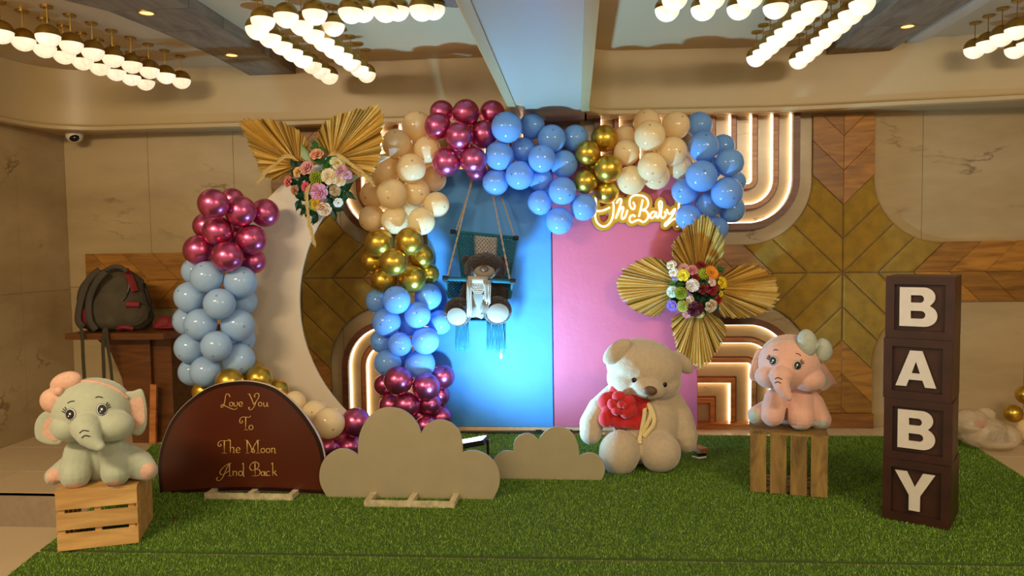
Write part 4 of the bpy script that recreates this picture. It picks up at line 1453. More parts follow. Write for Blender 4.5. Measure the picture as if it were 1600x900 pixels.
balloons([(514, 663, 25), (492, 646, 22, 1), (460, 628, 18, 1.5)], 'b_peach', DB, 'peach balloon tucked between the arched sign and the large cloud', 'peach balloons beside the arched sign')
balloons([(554, 661, 23.5, .3), (541, 697, 22, .3), (512, 698, 20, .2), (535, 675, 18, 1.3)], 'b_mag', DB, 'chrome magenta balloon tucked behind the top of the large cloud near the sign', 'magenta balloons beside the sign')
DL = 5.62
balloons([(594, 378, 22.5), (640, 375, 22), (616, 408, 21.5, -.3), (584, 409, 19, 1), (657, 402, 19.5, .5), (600, 439, 20.5, .3), (644, 434, 21.5), (667, 432, 17, 1.2)], 'b_gold', DL, 'chrome gold balloon in the middle of the arch leg beside the blue panel', 'gold balloons on the arch leg')
balloons([(595, 471, 20.5, .8), (621, 470, 22), (664, 464, 21.5, .7), (651, 491, 21), (606, 503, 22.5, .2), (686, 505, 19.5, 1), (599, 535, 20, .6), (625, 536, 19), (663, 533, 22), (608, 567, 21.5, .3), (656, 567, 24, .4), (635, 505, 20, 1.4), (632, 560, 20, 1.6)], 'b_blue2', DL, 'sky blue balloon low on the arch leg beside the blue panel', 'blue balloons on the arch leg')
balloons([(621, 593, 23), (666, 602, 22), (687, 589, 19, 1), (604, 606, 18, 1.2), (636, 631, 21.5), (612, 628, 19, 1), (671, 630, 18, .5), (684, 619, 17, 1.4), (685, 648, 18, .8), (657, 650, 17, .8), (665, 663, 17, .3)], 'b_mag', DL, 'chrome magenta balloon at the foot of the arch leg above the large cloud', 'magenta balloons at the arch foot')
balloons([(652, 199, 23, .4), (621, 226, 22.5, .4), (667, 232, 21), (644, 264, 23, -.2), (614, 303, 23.5, -.2), (601, 268, 25, 1), (655, 302, 22, .8), (680, 320, 20, .5), (586, 307, 21, 1), (583, 341, 20.5, .3), (615, 345, 21.5), (660, 345, 21.5), (674, 283, 20, 1), (640, 325, 20, 1.5), (632, 240, 20, 1.5)], 'b_peach', DL, 'peach balloon in the shoulder of the arch above the gold balloons', 'peach balloons on the arch shoulder')
DT = 5.58
balloons([(690, 181, 19, 1), (728, 178, 21), (768, 182, 20, .8), (686, 198, 21, .2), (716, 212, 21.5, -.3), (758, 209, 22, .2), (699, 252, 22.5, -.2), (740, 252, 21, 0), (746, 264, 17, 1), (716, 240, 20, 1.3)], 'b_mag', DT, 'chrome magenta balloon in the bunch at the top corner of the arch', 'magenta balloons on top of the arch')
balloons([(790, 200, 24, -.2), (833, 201, 20, 1), (860, 217, 22, .4), (897, 217, 20.5, .9), (820, 230, 20, 1), (779, 245, 22.5, 0), (847, 247, 21.5, -.2), (881, 255, 21.5, .1), (812, 272, 22.5, -.2), (774, 280, 20.5, .7), (843, 280, 20, .8), (878, 300, 22, 0), (845, 315, 19.5, .5), (911, 322, 21, .3), (874, 345, 21.5, .2)], 'b_blue2', DT, 'sky blue balloon along the top of the arch above the swing', 'blue balloons above the swing')
balloons([(946, 217, 21, .5), (919, 241, 19.5), (950, 265, 22, -.2), (917, 284, 19.5, .4), (949, 297, 19.5, .5), (930, 262, 18, 1.3)], 'b_gold', DT + .02, 'chrome gold balloon on top of the arch beside the neon sign', 'gold balloons above the neon sign')
balloons([(976, 220, 19.5, 1.2), (980, 236, 20.5, .5), (1010, 197, 21.5, .9), (1017, 213, 24, -.1), (1055, 198, 22, .4), (1050, 238, 22.5, -.1), (986, 280, 22.5, .2), (1020, 262, 22.5, .2), (1022, 271, 21.5, .9), (1060, 258, 19.5, .8), (1040, 225, 20, 1.4)], 'b_peach', DT, 'peach balloon on top of the arch above the neon sign', 'peach balloons above the neon sign')
balloons([(1092, 197, 20.5, .9), (1100, 231, 23.5, .1), (1130, 230, 18, 1), (1138, 255, 22, .3), (1096, 277, 24.5, -.2), (1146, 284, 18, 1), (1072, 300, 21, .3), (1134, 302, 24.5, -.1), (1106, 320, 21.5, .2), (1077, 338, 20, .5), (1140, 325, 21, .8), (1120, 356, 18.5, .8), (1110, 260, 20, 1.4)], 'b_blue2', DT, 'sky blue balloon at the drooping end of the arch by the backlit wall', 'blue balloons at the arch end')
dbg = dep((3.1, 5.6, 0))
balloons([(1583, 646, 14)], 'b_gold', dbg + .05, 'loose chrome gold balloon on the floor behind the plastic bag', 'loose balloons', hub=(1583, 650))
balloons([(1603, 617, 15)], 'b_gold', dbg + .1, 'loose chrome gold balloon resting above another against the marble wall', 'loose balloons', hub=(1583, 650))
balloons([(1608, 672, 18)], 'b_peach', dbg - .05, 'loose peach balloon on the floor beside the plastic bag', 'loose balloons', hub=(1583, 650))
place_balloons()
tb = min(BAL, key=lambda q: abs(q['x'] - 621) + abs(q['y'] - 226))
p = onD(620, 236, tb['d'] - tb['r'] * tb['d'] / F_PX - 0.002)
solo('paper_tag', MB().add([p + R0 * a + Vector((0, 0, z)) + FH * f for f in (0, 0.002) for a, z in ((-0.06, 0.02), (-0.055, -0.045), (0.03, 0.018), (0.0, 0.02))], [(0, 1, 2, 3), (7, 6, 5, 4), (0, 4, 5, 1), (1, 5, 6, 2), (2, 6, 7, 3), (3, 7, 4, 0)]), M['eyewhite'], 'white paper scrap caught between the peach balloons', 'paper', p)

# ================================================================== SOFT TOYS
def eye(t, so, x, y, r, lash):
    """embroidered eye: black outline, white ring, pupil, two lights, lashes"""
    e_ = t.part('eye', so.disc(x, y, r * 0.88, r, 0.0025), M['ink'], smooth=True)
    t.part('eye_white', so.disc(x, y, r * 0.80, r * 0.90, 0.0034), M['eyewhite'], e_, smooth=True)
    t.part('pupil', so.disc(x + 0.03 * r * lash, y + 0.02 * r, r * 0.70, r * 0.80, 0.0050), M['ink'], e_, smooth=True)
    t.part('highlight', so.disc(x - 0.02 * r, y - 0.05 * r, r * 0.17, r * 0.18, 0.0064, n=10, rings=1), M['eyewhite'], e_)
    t.part('highlight', so.disc(x - 0.25 * r, y + 0.32 * r, r * 0.1, r * 0.11, 0.0064, n=10, rings=1), M['eyewhite'], e_)
    for k, (dx, dy) in enumerate(((0.62, -0.98), (0.95, -0.68), (1.10, -0.30))):
        t.part('eyelash', so.stroke([(x + lash * (0.62 + 0.1 * k) * r, y - (0.62 - 0.22 * k) * r), (x + lash * (dx + 0.28) * r, y + dy * r - 0.18 * r)], 1.5, 0.002, sm=0), M['ink'], e_)


def ear(so, t, pts, c, thick, mat, inner, inner_mat, bend=0.0, name='ear'):
    """flat rounded ear from an outline in pixels; bend pushes the outer rim back"""
    o2 = smoothpts(pts, 5, closed=True)
    cx = sum(p.x for p in o2) / len(o2); cy = sum(p.y for p in o2) / len(o2)
    mb = MB()
    rings = [(0.0, 0.0), (0.55, 0.0), (0.85, 0.1), (1.0, 0.5)]
    n = len(o2)

    def surf(k, sgn):
        vs = []
        for q, dr in rings:
            for p in o2:
                x, y = cx + (p.x - cx) * q, cy + (p.y - cy) * q
                dc = thick * (1 - dr) if q > 0 else thick
                vs.append(so.P(x, y, c + sgn * dc * k + bend * (x - cx) - (0.10 * thick * 6 * (1 - q) if sgn > 0 else 0)))
        return vs
    for sgn in (1, -1):
        vs = surf(1, sgn)
        fs = []
        for r in range(len(rings) - 1):
            for i in range(n):
                fs.append((r * n + i, r * n + (i + 1) % n, (r + 1) * n + (i + 1) % n, (r + 1) * n + i))
        mb.add(vs, fs)
    # rim
    o = len(mb.v)
    base_f, base_b = (len(rings) - 1) * n, len(rings) * n + (len(rings) - 1) * n
    for i in range(n):
        mb.f.append((base_f + i, base_f + (i + 1) % n, base_b + (i + 1) % n, base_b + i))
    e_ = t.part(name, mb, mat, smooth=True)
    if inner:
        i2 = smoothpts(inner, 5, closed=True)
        icx = sum(p.x for p in i2) / len(i2); icy = sum(p.y for p in i2) / len(i2)
        vs = [so.P(icx, icy, c + thick * 0.75 + bend * (icx - cx))]
        for q in (0.5, 1.0):
            vs += [so.P(icx + (p.x - icx) * q, icy + (p.y - icy) * q, c + thick * (1.15 if q < 1 else 1.02) + bend * (icx + (p.x - icx) * q - cx)) for p in i2]
        k = len(i2)
        fs = [(0, 1 + i, 1 + (i + 1) % k) for i in range(k)] + [(1 + i, 1 + k + i, 1 + k + (i + 1) % k, 1 + (i + 1) % k) for i in range(k)]
        t.part('ear_lining', MB().add(vs, fs), inner_mat, e_, smooth=True)
    return e_


def bow(so, t, lobes, knot, mat):
    mb = MB()
    for (x, y, c, rx, rz, rot) in lobes:
        so.e(x, y, c, rx, min(rx, rz) * 0.8, rz, rot, mb=mb)
        so.e(x * .45 + knot[0] * .55, y * .45 + knot[1] * .55, c, min(rx, rz) * .45, min(rx, rz) * 0.45, min(rx, rz) * .45, mb=mb)
    b_ = t.part('bow', fuse(mb, 0.005, 2), mat)
    k_ = MB(); so.e(knot[0], knot[1], knot[2], knot[3], knot[3], knot[3] * 1.1, mb=k_)
    t.part('bow_knot', k_, mat, b_, smooth=True)


# ---- mint elephant
so = Soft(3.80)
so.e(145, 640, 8, 59, 50, 50)                       # head
so.e(111, 666, 32, 29, 27, 23); so.e(176, 665, 34, 31, 27, 24)    # cheeks
so.chain([(134, 668, 62, 21), (139, 680, 72, 17), (147, 691, 76, 11.5), (155, 697, 78, 8), (157, 698, 80, 6.5)])   # trunk
so.e(134, 666, 62, 22, 20, 15)
so.e(152, 714, -22, 50, 40, 45)                      # body
so.chain([(124, 706, 10, 22), (118, 735, 26, 23), (118, 742, 30, 22)])
so.chain([(178, 704, 10, 22), (181, 730, 24, 22), (181, 738, 28, 21.5)])
so.chain([(112, 728, -4, 20), (86, 744, 10, 15)])
so.chain([(196, 718, -6, 25), (216, 726, 4, 23), (230, 735, 14, 16)])
me = so.build(0.0055, 3, crateL_top)
loc = onD(150, 760, 3.80); loc.z = crateL_top
t = Thing('plush_elephant', 'mint grey plush elephant with a peach bow sitting on the pale crate', 'soft toy', loc, TH)
t.part('body', me, M['eleg'])
eye(t, so, 110.5, 647, 9.5, -1); eye(t, so, 159, 640, 10, 1)
t.part('eyebrow', so.stroke([(106, 630), (111, 627.5), (117, 627)], 1.4), M['ink']); t.part('eyebrow', so.stroke([(149, 621.5), (154, 620), (160, 621.5)], 1.4), M['ink'])
t.part('trunk_crease', so.stroke([(125, 677), (130, 673), (139, 674)], 1.5), M['ink']); t.part('trunk_crease', so.stroke([(128, 684), (133, 680.5), (141, 682)], 1.5), M['ink'])
ear(so, t, [(88, 641), (72, 642), (60, 651), (54, 666), (56, 684), (68, 692), (86, 695), (98, 690), (92, 665)], -6, 5, M['eleg'], [(84, 649), (72, 656), (66, 672), (72, 684), (86, 689), (92, 680), (88, 660)], M['peachfab'], 0.25)
ear(so, t, [(196, 614), (208, 611), (221, 608), (227, 622), (230, 645), (228, 668), (218, 680), (204, 676), (200, 660), (200, 636)], -2, 5, M['eleg'], [(201, 627), (214, 621), (222, 622), (226, 642), (225, 660), (214, 669), (204, 666), (202, 648)], M['peachfab'], -0.25)
bow(so, t, [(82, 626, 30, 18, 19, 12), (103, 597, 24, 25, 15.5, 20)], (92, 611, 38, 6.5), M['peachfab'])
t.part('headband', so.stroke([(97, 607), (112, 598), (135, 596), (158, 599), (178, 607), (193, 617), (199, 622)], 5, 0.001), M['peachfab'], smooth=True)
t.part('foot_pad', so.disc(84, 745, 12, 13, 0.002, 0), M['peachfab'], smooth=True)
t.part('foot_pad', so.disc(231, 736, 11, 14, 0.002, -40), M['peachfab'], smooth=True)
t.part('foot_pad', so.disc(118, 760, 15, 5, 0.002), M['peachfab'], smooth=True); t.part('foot_pad', so.disc(181, 755.5, 15, 5, 0.002), M['peachfab'], smooth=True)

# ---- pink elephant
so = Soft(4.44)
so.e(1233, 566, 4, 48, 42, 44)
so.e(1204, 588, 16, 24, 22, 19); so.e(1262, 592, 20, 26, 24, 20)
so.e(1220, 586, 46, 17.5, 16, 14)
so.chain([(1219, 590, 48, 15), (1221, 603, 54, 12), (1227, 614, 58, 9), (1232, 620, 60, 6.5)])
so.e(1240, 628, -22, 41, 34, 42)
so.chain([(1212, 624, 4, 18), (1207, 648, 18, 18)])
so.chain([(1250, 624, 6, 20), (1251, 652, 24, 20)])
so.chain([(1204, 640, -8, 18), (1182, 648, 0, 14)])
so.chain([(1268, 632, -4, 20), (1281, 655, 8, 17.5)])
me = so.build(0.0055, 3, crateR_top)
loc = onD(1235, 676, 4.44); loc.z = crateR_top
t = Thing('plush_elephant', 'pink plush elephant with a mint grey bow sitting on the weathered crate', 'soft toy', loc, TH)
t.part('body', me, M['elep'])
eye(t, so, 1208.5, 563.5, 7.6, -1); eye(t, so, 1245.5, 570.5, 7.8, 1)
t.part('eyebrow', so.stroke([(1209, 548), (1212, 546.5), (1216, 547.5)], 1.2), M['ink']); t.part('eyebrow', so.stroke([(1243, 552.5), (1247, 553), (1251, 556)], 1.2), M['ink'])
t.part('trunk_crease', so.stroke([(1211, 592), (1216, 590), (1222, 593)], 1.3), M['ink']); t.part('trunk_crease', so.stroke([(1211, 598.5), (1215.5, 596.5), (1220.5, 599)], 1.3), M['ink'])
ear(so, t, [(1192, 545), (1183, 547), (1176, 562), (1171, 580), (1171, 591), (1178, 595), (1186, 593), (1188, 575), (1192, 558)], -6, 4.5, M['elep'], [(1187, 551), (1180, 562), (1176, 580), (1178, 588), (1183, 586), (1186, 568)], M['peachfab'], 0.3)
ear(so, t, [(1277, 565), (1284, 564), (1293, 576), (1303, 590), (1309, 600), (1300, 603), (1288, 611), (1279, 607), (1280, 590)], -2, 4.5, M['elep'], [(1281, 585), (1286, 580), (1296, 596), (1292, 603), (1284, 606), (1280, 600)], M['greyfab'], -0.3)
bow(so, t, [(1261, 536, 34, 15, 21.5, 8), (1286, 547, 28, 14, 18.5, 8)], (1274, 541, 38, 5.5), M['greyfab'])
t.part('headband', so.stroke([(1192, 545), (1201, 537), (1217, 532), (1235, 531), (1252, 532)], 3.2, 0.001), M['greyfab'], smooth=True)
t.part('foot_pad', so.disc(1178, 651, 9, 11, 0.002, 0), M['greyfab'], smooth=True)
t.part('foot_pad', so.disc(1281, 666, 14.5, 9.5, 0.002, 8), M['greyfab'], smooth=True)
t.part('foot_pad', so.disc(1249, 671, 14, 4, 0.002), M['greyfab'], smooth=True)

# ---- large cream bear
so = Soft(4.98)
so.e(1006, 573, 10, 60, 48, 44, -14)
so.e(988, 590, 14, 40, 36, 32); so.e(1030, 597, 14, 34, 34, 28)
so.e(1012, 606, 46, 26, 22, 17, -10)
so.e(1012, 655, -6, 56, 48, 58)
so.e(1006, 690, 4, 50, 44, 34)
so.chain([(962, 620, 2, 22), (937, 640, 8, 20), (924, 662, 16, 19), (923, 677, 20, 17.5)])
so.chain([(1046, 626, 0, 21), (1062, 652, 4, 21), (1070, 680, 10, 20.5), (1071, 690, 12, 18)])
so.e(968, 707, 40, 31.5, 30, 35, -6); so.e(972, 700, 10, 28, 40, 26)
so.e(1031, 706, 40, 32, 30, 31, 6); so.e(1026, 700, 10, 28, 40, 26)
me = so.build(0.008, 3, 0.012)
loc = onD(1006, 742, 4.98); loc.z = 0.012
t = Thing('plush_bear', 'large cream plush bear slumped against the pink panel holding a red rose', 'soft toy', loc, TH)
t.part('body', me, M['bear'])
ear_l = MB(); ear_l.ell(so.cast(966, 551, 0.012), so.axes(26, 9, 14.5, 40), 28, 16); t.part('ear', ear_l, M['bear'], smooth=True)
ear_r = MB(); so.e(1064, 566, 2, 24, 10, 12.5, -42, mb=ear_r); t.part('ear', ear_r, M['bear'], smooth=True)
nm = MB(); so.e(1016, 610.5, 65, 10.5, 6, 7.5, -8, mb=nm); t.part('nose', nm, M['nose'], smooth=True)
for x, y in ((991, 594), (1038, 601)):
    h_ = so.cast(x, y, 0.0)
    t.part('eye', MB().ell(h_, (R0 * 0.019, FH * 0.014, Vector((0, 0, 0.018))), 16, 10), M['glosseye'], smooth=True)
t.part('mouth_seam', so.stroke([(1012, 619), (1011, 622), (1009, 625)], 1.2), M['nose'])
for pts in ([(1012, 630), (1017, 646), (1010, 664), (1001, 682), (998, 694)], [(1014, 632), (1021, 650), (1020, 664), (1012, 674), (1006, 684)], [(1008, 636), (1006, 656), (1002, 676), (999, 690)]):
    wp = [so.cast(x, y, 0.012) for x, y in [(q.x, q.y) for q in smoothpts(pts, 4)]]
    t.part('ribbon', MB().tube(wp, 0.015, 8, flat=(FH, 0.2)), M['ribbon'], smooth=True)
# plush rose held at its chest
rc = so.cast(972, 640, 0.025)
t = Thing('plush_rose', 'red plush rose held against the chest of the large cream bear', 'plush flower', rc, TH)
petals = [(972, 612, 20, 17, -4), (990, 622, 19, 18, -2), (999, 640, 20, 17, -4), (990, 657, 20, 14, 0), (965, 656, 21, 13, 0), (950, 628, 16, 16, -4), (954, 644, 15, 15, 0), (946, 655, 11, 13, 4), (1000, 628, 16, 15, -6), (981, 660, 14, 9, 6)]
ctr = [(967, 619, 11, 8, 14), (983, 627, 10, 9, 16), (979, 644, 11, 10, 18), (963, 642, 8, 7, 18), (970, 632, 7, 6, 20), (957, 632, 8, 9, 14), (975, 634, 5, 5, 22), (988, 640, 8, 9, 12)]
bd = dep(rc)
sr = Soft(bd)
for x, y, rx, rz_, c_ in petals + ctr:
    mb = MB(); sr.e(x, y, c_ + (14 if x > 985 else 10), rx, 8, rz_, random.uniform(-25, 25), mb=mb, n=16, m=10)
    t.part('petal', mb, M['rose'], smooth=True)

# ================================================================== SWING WITH BROWN BEAR
DFB, DBB = 5.40, 5.72       # front bar, back bar
t = Thing('macrame_swing', 'teal and cream macrame swing hanging in front of the blue panel', 'swing', onD(750, 500, 5.55), TH)


def bar(x0, y0, x1, y1, d, r):
    a_, b_ = onD(x0, y0, d), onD(x1, y1, d)
    bb = t.part('crossbar', MB().tube([a_, b_], r, 10), M['teal'], smooth=True)
    ax = (b_ - a_).normalized()
    for p, s_ in ((a_, -1), (b_, 1)):
        t.part('end_cap', MB().tube([p - ax * s_ * 0.03, p + ax * s_ * 0.012], r * 1.35, 10), M['black'], bb)
    return a_, b_


bar(706, 362, 808, 372, DBB, 0.013)
bar(694, 435, 803, 440, DFB, 0.016)
tops = {'l': onD(742, 262, 5.79), 'l2': onD(746, 262, 5.80), 'r': onD(763, 268, 5.79), 'r2': onD(771, 268, 5.80)}
for k_, end in (('l', onD(699, 434, DFB)), ('l2', onD(712, 362, DBB)), ('r', onD(797, 439, DFB)), ('r2', onD(804, 370, DBB))):
    a_, b_ = tops[k_], end
    rp = MB()
    ps = [a_.lerp(b_, i / 40) for i in range(41)]
    sd = R0
    for ph in (0, math.pi):
        rp.tube([p + sd * 0.0045 * math.cos(i * 1.3 + ph) + FH * 0.0045 * math.sin(i * 1.3 + ph) for i, p in enumerate(ps)], 0.0042, 5)
    t.part('rope', rp, M['cord'], smooth=True)


def net(name, quad, nu, nv, r, mat):
    """diamond lattice between the corners tl, tr, br, bl: each (x, y, depth)"""
    tl, tr_, br, bl = [onD(*q) for q in quad]
    f = lambda u, v: tl.lerp(tr_, u).lerp(bl.lerp(br, u), v)
    mb = MB()
    for i in range(-nv, nu + 1):
        for sgn in (1, -1):
            pts = []
            for k in range(0, nv + 1):
                u = (i + k) / nu if sgn > 0 else (nu - i - k) / nu
                if -1e-6 <= u <= 1 + 1e-6:
                    pts.append(f(u, k / nv) + FH * (0.003 * (1 if (k + (sgn > 0)) % 2 else -1)))
            if len(pts) > 1:
                mb.tube(pts, r, 5)
    for e_ in (0, 1):
        mb.tube([f(e_, k / nv) for k in range(nv + 1)], r * 1.5, 5)
    return t.part(name, mb, mat)


net('net', ((713, 364, DBB), (742, 366, DBB), (746, 496, DBB - .01), (730, 496, DBB - .01)), 5, 20, 0.0062, M['teal'])
net('net', ((742, 366, DBB), (776, 369, DBB), (771, 496, DBB - .01), (746, 496, DBB - .01)), 6, 20, 0.0062, M['cord'])
net('net', ((776, 369, DBB), (806, 372, DBB), (787, 496, DBB - .01), (771, 496, DBB - .01)), 5, 20, 0.0062, M['teal'])
net('side_net', ((695, 440, DFB), (731, 440, DBB - .02), (731, 468, DBB - .02), (702, 466, DFB + .05)), 6, 6, 0.006, M['teal'])
net('side_net', ((780, 441, DBB - .02), (801, 442, DFB), (797, 466, DFB + .05), (784, 468, DBB - .02)), 4, 6, 0.006, M['teal'])
net('seat_net', ((730, 501, DFB + .12), (782, 501, DFB + .12), (787, 497, DBB - .01), (730, 497, DBB - .01)), 12, 8, 0.006, M['teal'])
net('front_net', ((731, 437, DFB - .02), (762, 438, DFB - .02), (752, 458, DFB - .03), (742, 458, DFB - .03)), 6, 6, 0.005, M['cord'])
mb = MB(); mb.tube([onD(731, 437, DFB - .012), onD(762, 438, DFB - .012)], 0.0285, 12)
t.part('bar_wrap', mb, M['cord'], smooth=True)


def fringe(xs, y0, y1f, d, r, mat, name='fringe'):
    mb = MB()
    for x in xs:
        y1 = y1f(x) + random.uniform(-4, 4)
        q = [onD(x + random.uniform(-.6, .6), y0 + (y1 - y0) * i / 4, d + random.uniform(-.008, .008)) for i in range(5)]
        mb.tube(q, r, 5)
    return t.part(name, mb, mat, smooth=True)


fringe([712 + i * 1.8 for i in range(12)], 500, lambda x: 547, DFB + .10, 0.0045, M['teal'])
fringe([761 + i * 1.9 for i in range(16)], 498, lambda x: 548, DFB + .10, 0.0045, M['teal'])
fringe([730 + i * 1.6 for i in range(5)], 438, lambda x: 494, DFB - .048, 0.004, M['cord'])
fringe([756 + i * 2.0 for i in range(6)], 438, lambda x: 470 + (x - 756) * .5, DFB - .048, 0.004, M['cord'])
t.part('charm', MB().ell(onD(783, 556, DFB + .10), (R0 * 0.012, FH * 0.006, Vector((0, 0, 0.025))), 10, 8), M['cord'], smooth=True)
t.part('charm_thread', MB().tube([onD(782, 545, DFB + .10), onD(783, 553, DFB + .10)], 0.002, 5), M['cord'])

so = Soft(5.56)
so.e(758, 420, 4, 32.5, 22, 25)
so.e(757, 426, 22, 15, 11, 10)
so.e(757, 465, 0, 32, 22, 33)
so.chain([(736, 446, 4, 12), (728, 462, 8, 10)]); so.chain([(778, 446, 4, 12), (786, 460, 8, 10)])
so.e(716, 487, 30, 21, 15, 22, 12); so.e(728, 483, 12, 16, 22, 15)
so.e(777, 485, 30, 21.5, 15, 21.5, -6); so.e(770, 481, 12, 16, 22, 15)
me = so.build(0.0065, 3)
# tufted fur: a little irregular displacement of the real surface
rng2 = np.random.default_rng(5)
co = np.zeros(len(me.vertices) * 3, np.float32); me.vertices.foreach_get('co', co); co = co.reshape(-1, 3)
nn = np.zeros_like(co).reshape(-1); me.vertices.foreach_get('normal', nn)
co += nn.reshape(-1, 3) * rng2.uniform(-0.0035, 0.006, len(co))[:, None].astype(np.float32)
me.vertices.foreach_set('co', co.reshape(-1))
loc = onD(750, 505, 5.56)
t = Thing('teddy_bear', 'dark brown teddy bear with cream belly and paws sitting in the swing', 'soft toy', loc, TH)
t.part('body', me, M['brownfur'])
for x, y, r in ((729, 407, 8.5), (787, 409, 9)):
    mb = MB(); so.e(x, y, 0, r, 5, r, mb=mb); t.part('ear', mb, M['brownfur'], smooth=True)
t.part('muzzle_patch', so.disc(757, 426, 15.5, 10.5, 0.009), M['creamfur'], smooth=True)
mb = MB(); so.e(756.5, 420, 34, 6.5, 4, 5, mb=mb); t.part('nose', mb, M['nose'], smooth=True)
t.part('belly_patch', so.disc(747, 478, 18, 20, 0.011), M['creamfur'], smooth=True)
t.part('paw_pad', so.disc(714, 494, 14.5, 12.5, 0.010, -14), M['creamfur'], smooth=True)
t.part('paw_pad', so.disc(778, 489, 16, 14, 0.010, 12), M['creamfur'], smooth=True)

# ================================================================== PALM FANS
def fan(base, outline, d, label, n=44, lift=0.0):
    n = int(n * 1.8)
    """pleated dried palm leaf: pleats from the base out to the measured outline"""
    o2 = smoothpts(outline, 6)
    L = [0.0]
    for a_, b_ in zip(o2[:-1], o2[1:]):
        L.append(L[-1] + (b_ - a_).length)
    pts = []
    for i in range(n + 1):
        s_ = L[-1] * i / n
        k = max(j for j in range(len(L)) if L[j] <= s_ + 1e-9); k = min(k, len(o2) - 2)
        q = (s_ - L[k]) / (L[k + 1] - L[k] + 1e-9)
        pts.append(o2[k].lerp(o2[k + 1], q))
    B_ = Vector(base)
    rows = (0.03, 0.35, 0.7, 1.0)
    grid = []
    for q in rows:
        row = []
        for i, p in enumerate(pts):
            x, y = B_.x + (p.x - B_.x) * q, B_.y + (p.y - B_.y) * q
            row.append((x, y, d + (0.012 if i % 2 else -0.012) * (0.15 + 0.85 * q) - lift * q * q + random.uniform(-0.004, 0.004)))
        grid.append(row)
    mb = MB()
    for i in range(len(pts) - 1):            # one folded blade per pleat
        jit = random.uniform(-0.05, 0.02)
        vs = []
        for r, q in enumerate(rows):
            for j in (i, i + 1):
                x, y, z = grid[r][j]
                if q == 1.0:
                    e_ = jit + (0.012 if j == i else -0.012)
                    x, y = x + (x - B_.x) * e_, y + (y - B_.y) * e_
                vs.append(onD(x, y, z))
        k = len(vs)
        vs += [v + FH * 0.0025 for v in vs]
        fs = []
        for r in range(len(rows) - 1):
            a_, b_, c_, d_ = 2 * r, 2 * r + 1, 2 * r + 3, 2 * r + 2
            fs += [(a_, b_, c_, d_), (k + d_, k + c_, k + b_, k + a_), (a_, d_, k + d_, k + a_), (b_, k + b_, k + c_, c_)]
        fs += [(k - 2, k - 1, 2 * k - 1, 2 * k - 2), (0, k, k + 1, 1)]
        mb.add(vs, fs)
    m_ = len(pts)
    p = onD(base[0], base[1], d)
    t = Thing('palm_fan', label, 'palm fan', p, TH)
    t.part('pleated_leaf', mb, M['fan'])
    t.part('stem', MB().tube([p + FH * 0.006, onD(base[0] * 1.0 + (base[0] - pts[m_ // 2].x) * .12, base[1] + (base[1] - pts[m_ // 2].y) * .12, d + 0.02)], 0.008, 6), M['fan'])
    return t


dF1 = dep((-1.9, YM - 0.06, 0))
fan((466, 258), [(452, 272), (432, 281), (414, 279), (400, 252), (386, 222), (374, 193), (380, 186), (410, 185), (440, 190), (465, 202), (480, 220), (488, 240)], dF1, 'gold pleated palm fan on the crescent board pointing towards the left wall', 46, 0.05)
fan((518, 250), [(497, 232), (496, 207), (508, 190), (524, 179), (545, 173), (568, 168), (588, 165), (599, 178), (599, 210), (595, 240), (588, 262), (578, 274), (562, 277), (545, 272)], dF1 - 0.01, 'gold pleated palm fan on the crescent board pointing towards the arch', 46, 0.05)
dF2 = dep((0.95, 5.70, 0))
zx = lambda L_: [(940 + x / 3.333, 320 + y / 3.333) for x, y in L_]
fan((1074, 448), zx([(385, 330), (350, 298), (300, 280), (240, 268), (170, 295), (110, 340), (80, 400), (90, 460), (130, 520), (200, 565), (280, 585), (340, 530), (380, 480)]), dF2, 'gold pleated palm fan spreading over the pink panel beside the bright posy', 46)
fan((1090, 440), zx([(420, 320), (370, 270), (362, 235), (375, 195), (405, 150), (450, 100), (500, 65), (538, 54), (580, 85), (620, 140), (640, 195), (636, 260), (600, 330)]), dF2 + 0.03, 'pale gold pleated palm fan standing upright above the bright posy', 44, 0.18)
fan((1105, 450), zx([(610, 390), (650, 360), (690, 322), (740, 310), (820, 318), (870, 345), (910, 390), (928, 440), (915, 500), (860, 560), (780, 585), (700, 590), (630, 580), (600, 520)]), dF2 + 0.02, 'gold pleated palm fan reaching over the padded wall beside the bright posy', 46)
fan((1090, 474), zx([(420, 560), (370, 590), (362, 640), (378, 700), (400, 770), (450, 830), (492, 850), (530, 845), (580, 800), (620, 740), (645, 690), (650, 640), (610, 585), (560, 560)]), dF2 + 0.01, 'gold pleated palm fan hanging down below the bright posy', 44)


# ================================================================== FLOWERS
def petal_strip(mb, ang_, r0, r1, w, z0, z1, curl):
    """one petal in local space (z toward the viewer)"""
    ca, sa = math.cos(ang_), math.sin(ang_)
    vs = []
    for i, (rr, zz, ww) in enumerate(((r0, z0, w * .45), ((r0 + r1) * .5, (z0 + z1) * .5 + curl * .6, w), (r1 * .95, z1, w * .8), (r1, z1 - curl * .7, w * .3))):
        for s_ in (-1, 0, 1):
            vs.append((rr * ca - s_ * ww * sa, rr * sa + s_ * ww * ca, zz + (0.0 if s_ == 0 else curl * .35)))
    fs = []
    for i in range(3):
        for j in range(2):
            fs.append((i * 3 + j, i * 3 + j + 1, (i + 1) * 3 + j + 1, (i + 1) * 3 + j))
    mb.add(vs, fs)


def rose_mesh():
    mb = MB()
    for ring, (n_, r0, r1, w, z0, z1, curl) in enumerate(((7, .25, 1.0, .42, -.25, .15, .25), (6, .2, .78, .38, -.1, .42, .22), (5, .12, .52, .3, .05, .6, .16), (4, .05, .28, .2, .2, .72, .1))):
        for k in range(n_):
            petal_strip(mb, math.tau * (k + ring * .37) / n_, r0, r1, w, z0, z1, curl)
    mb.ell((0, 0, .2), ((.2, 0, 0), (0, .2, 0), (0, 0, .45)), 8, 6)
    return mb.mesh('rose_flower', True)


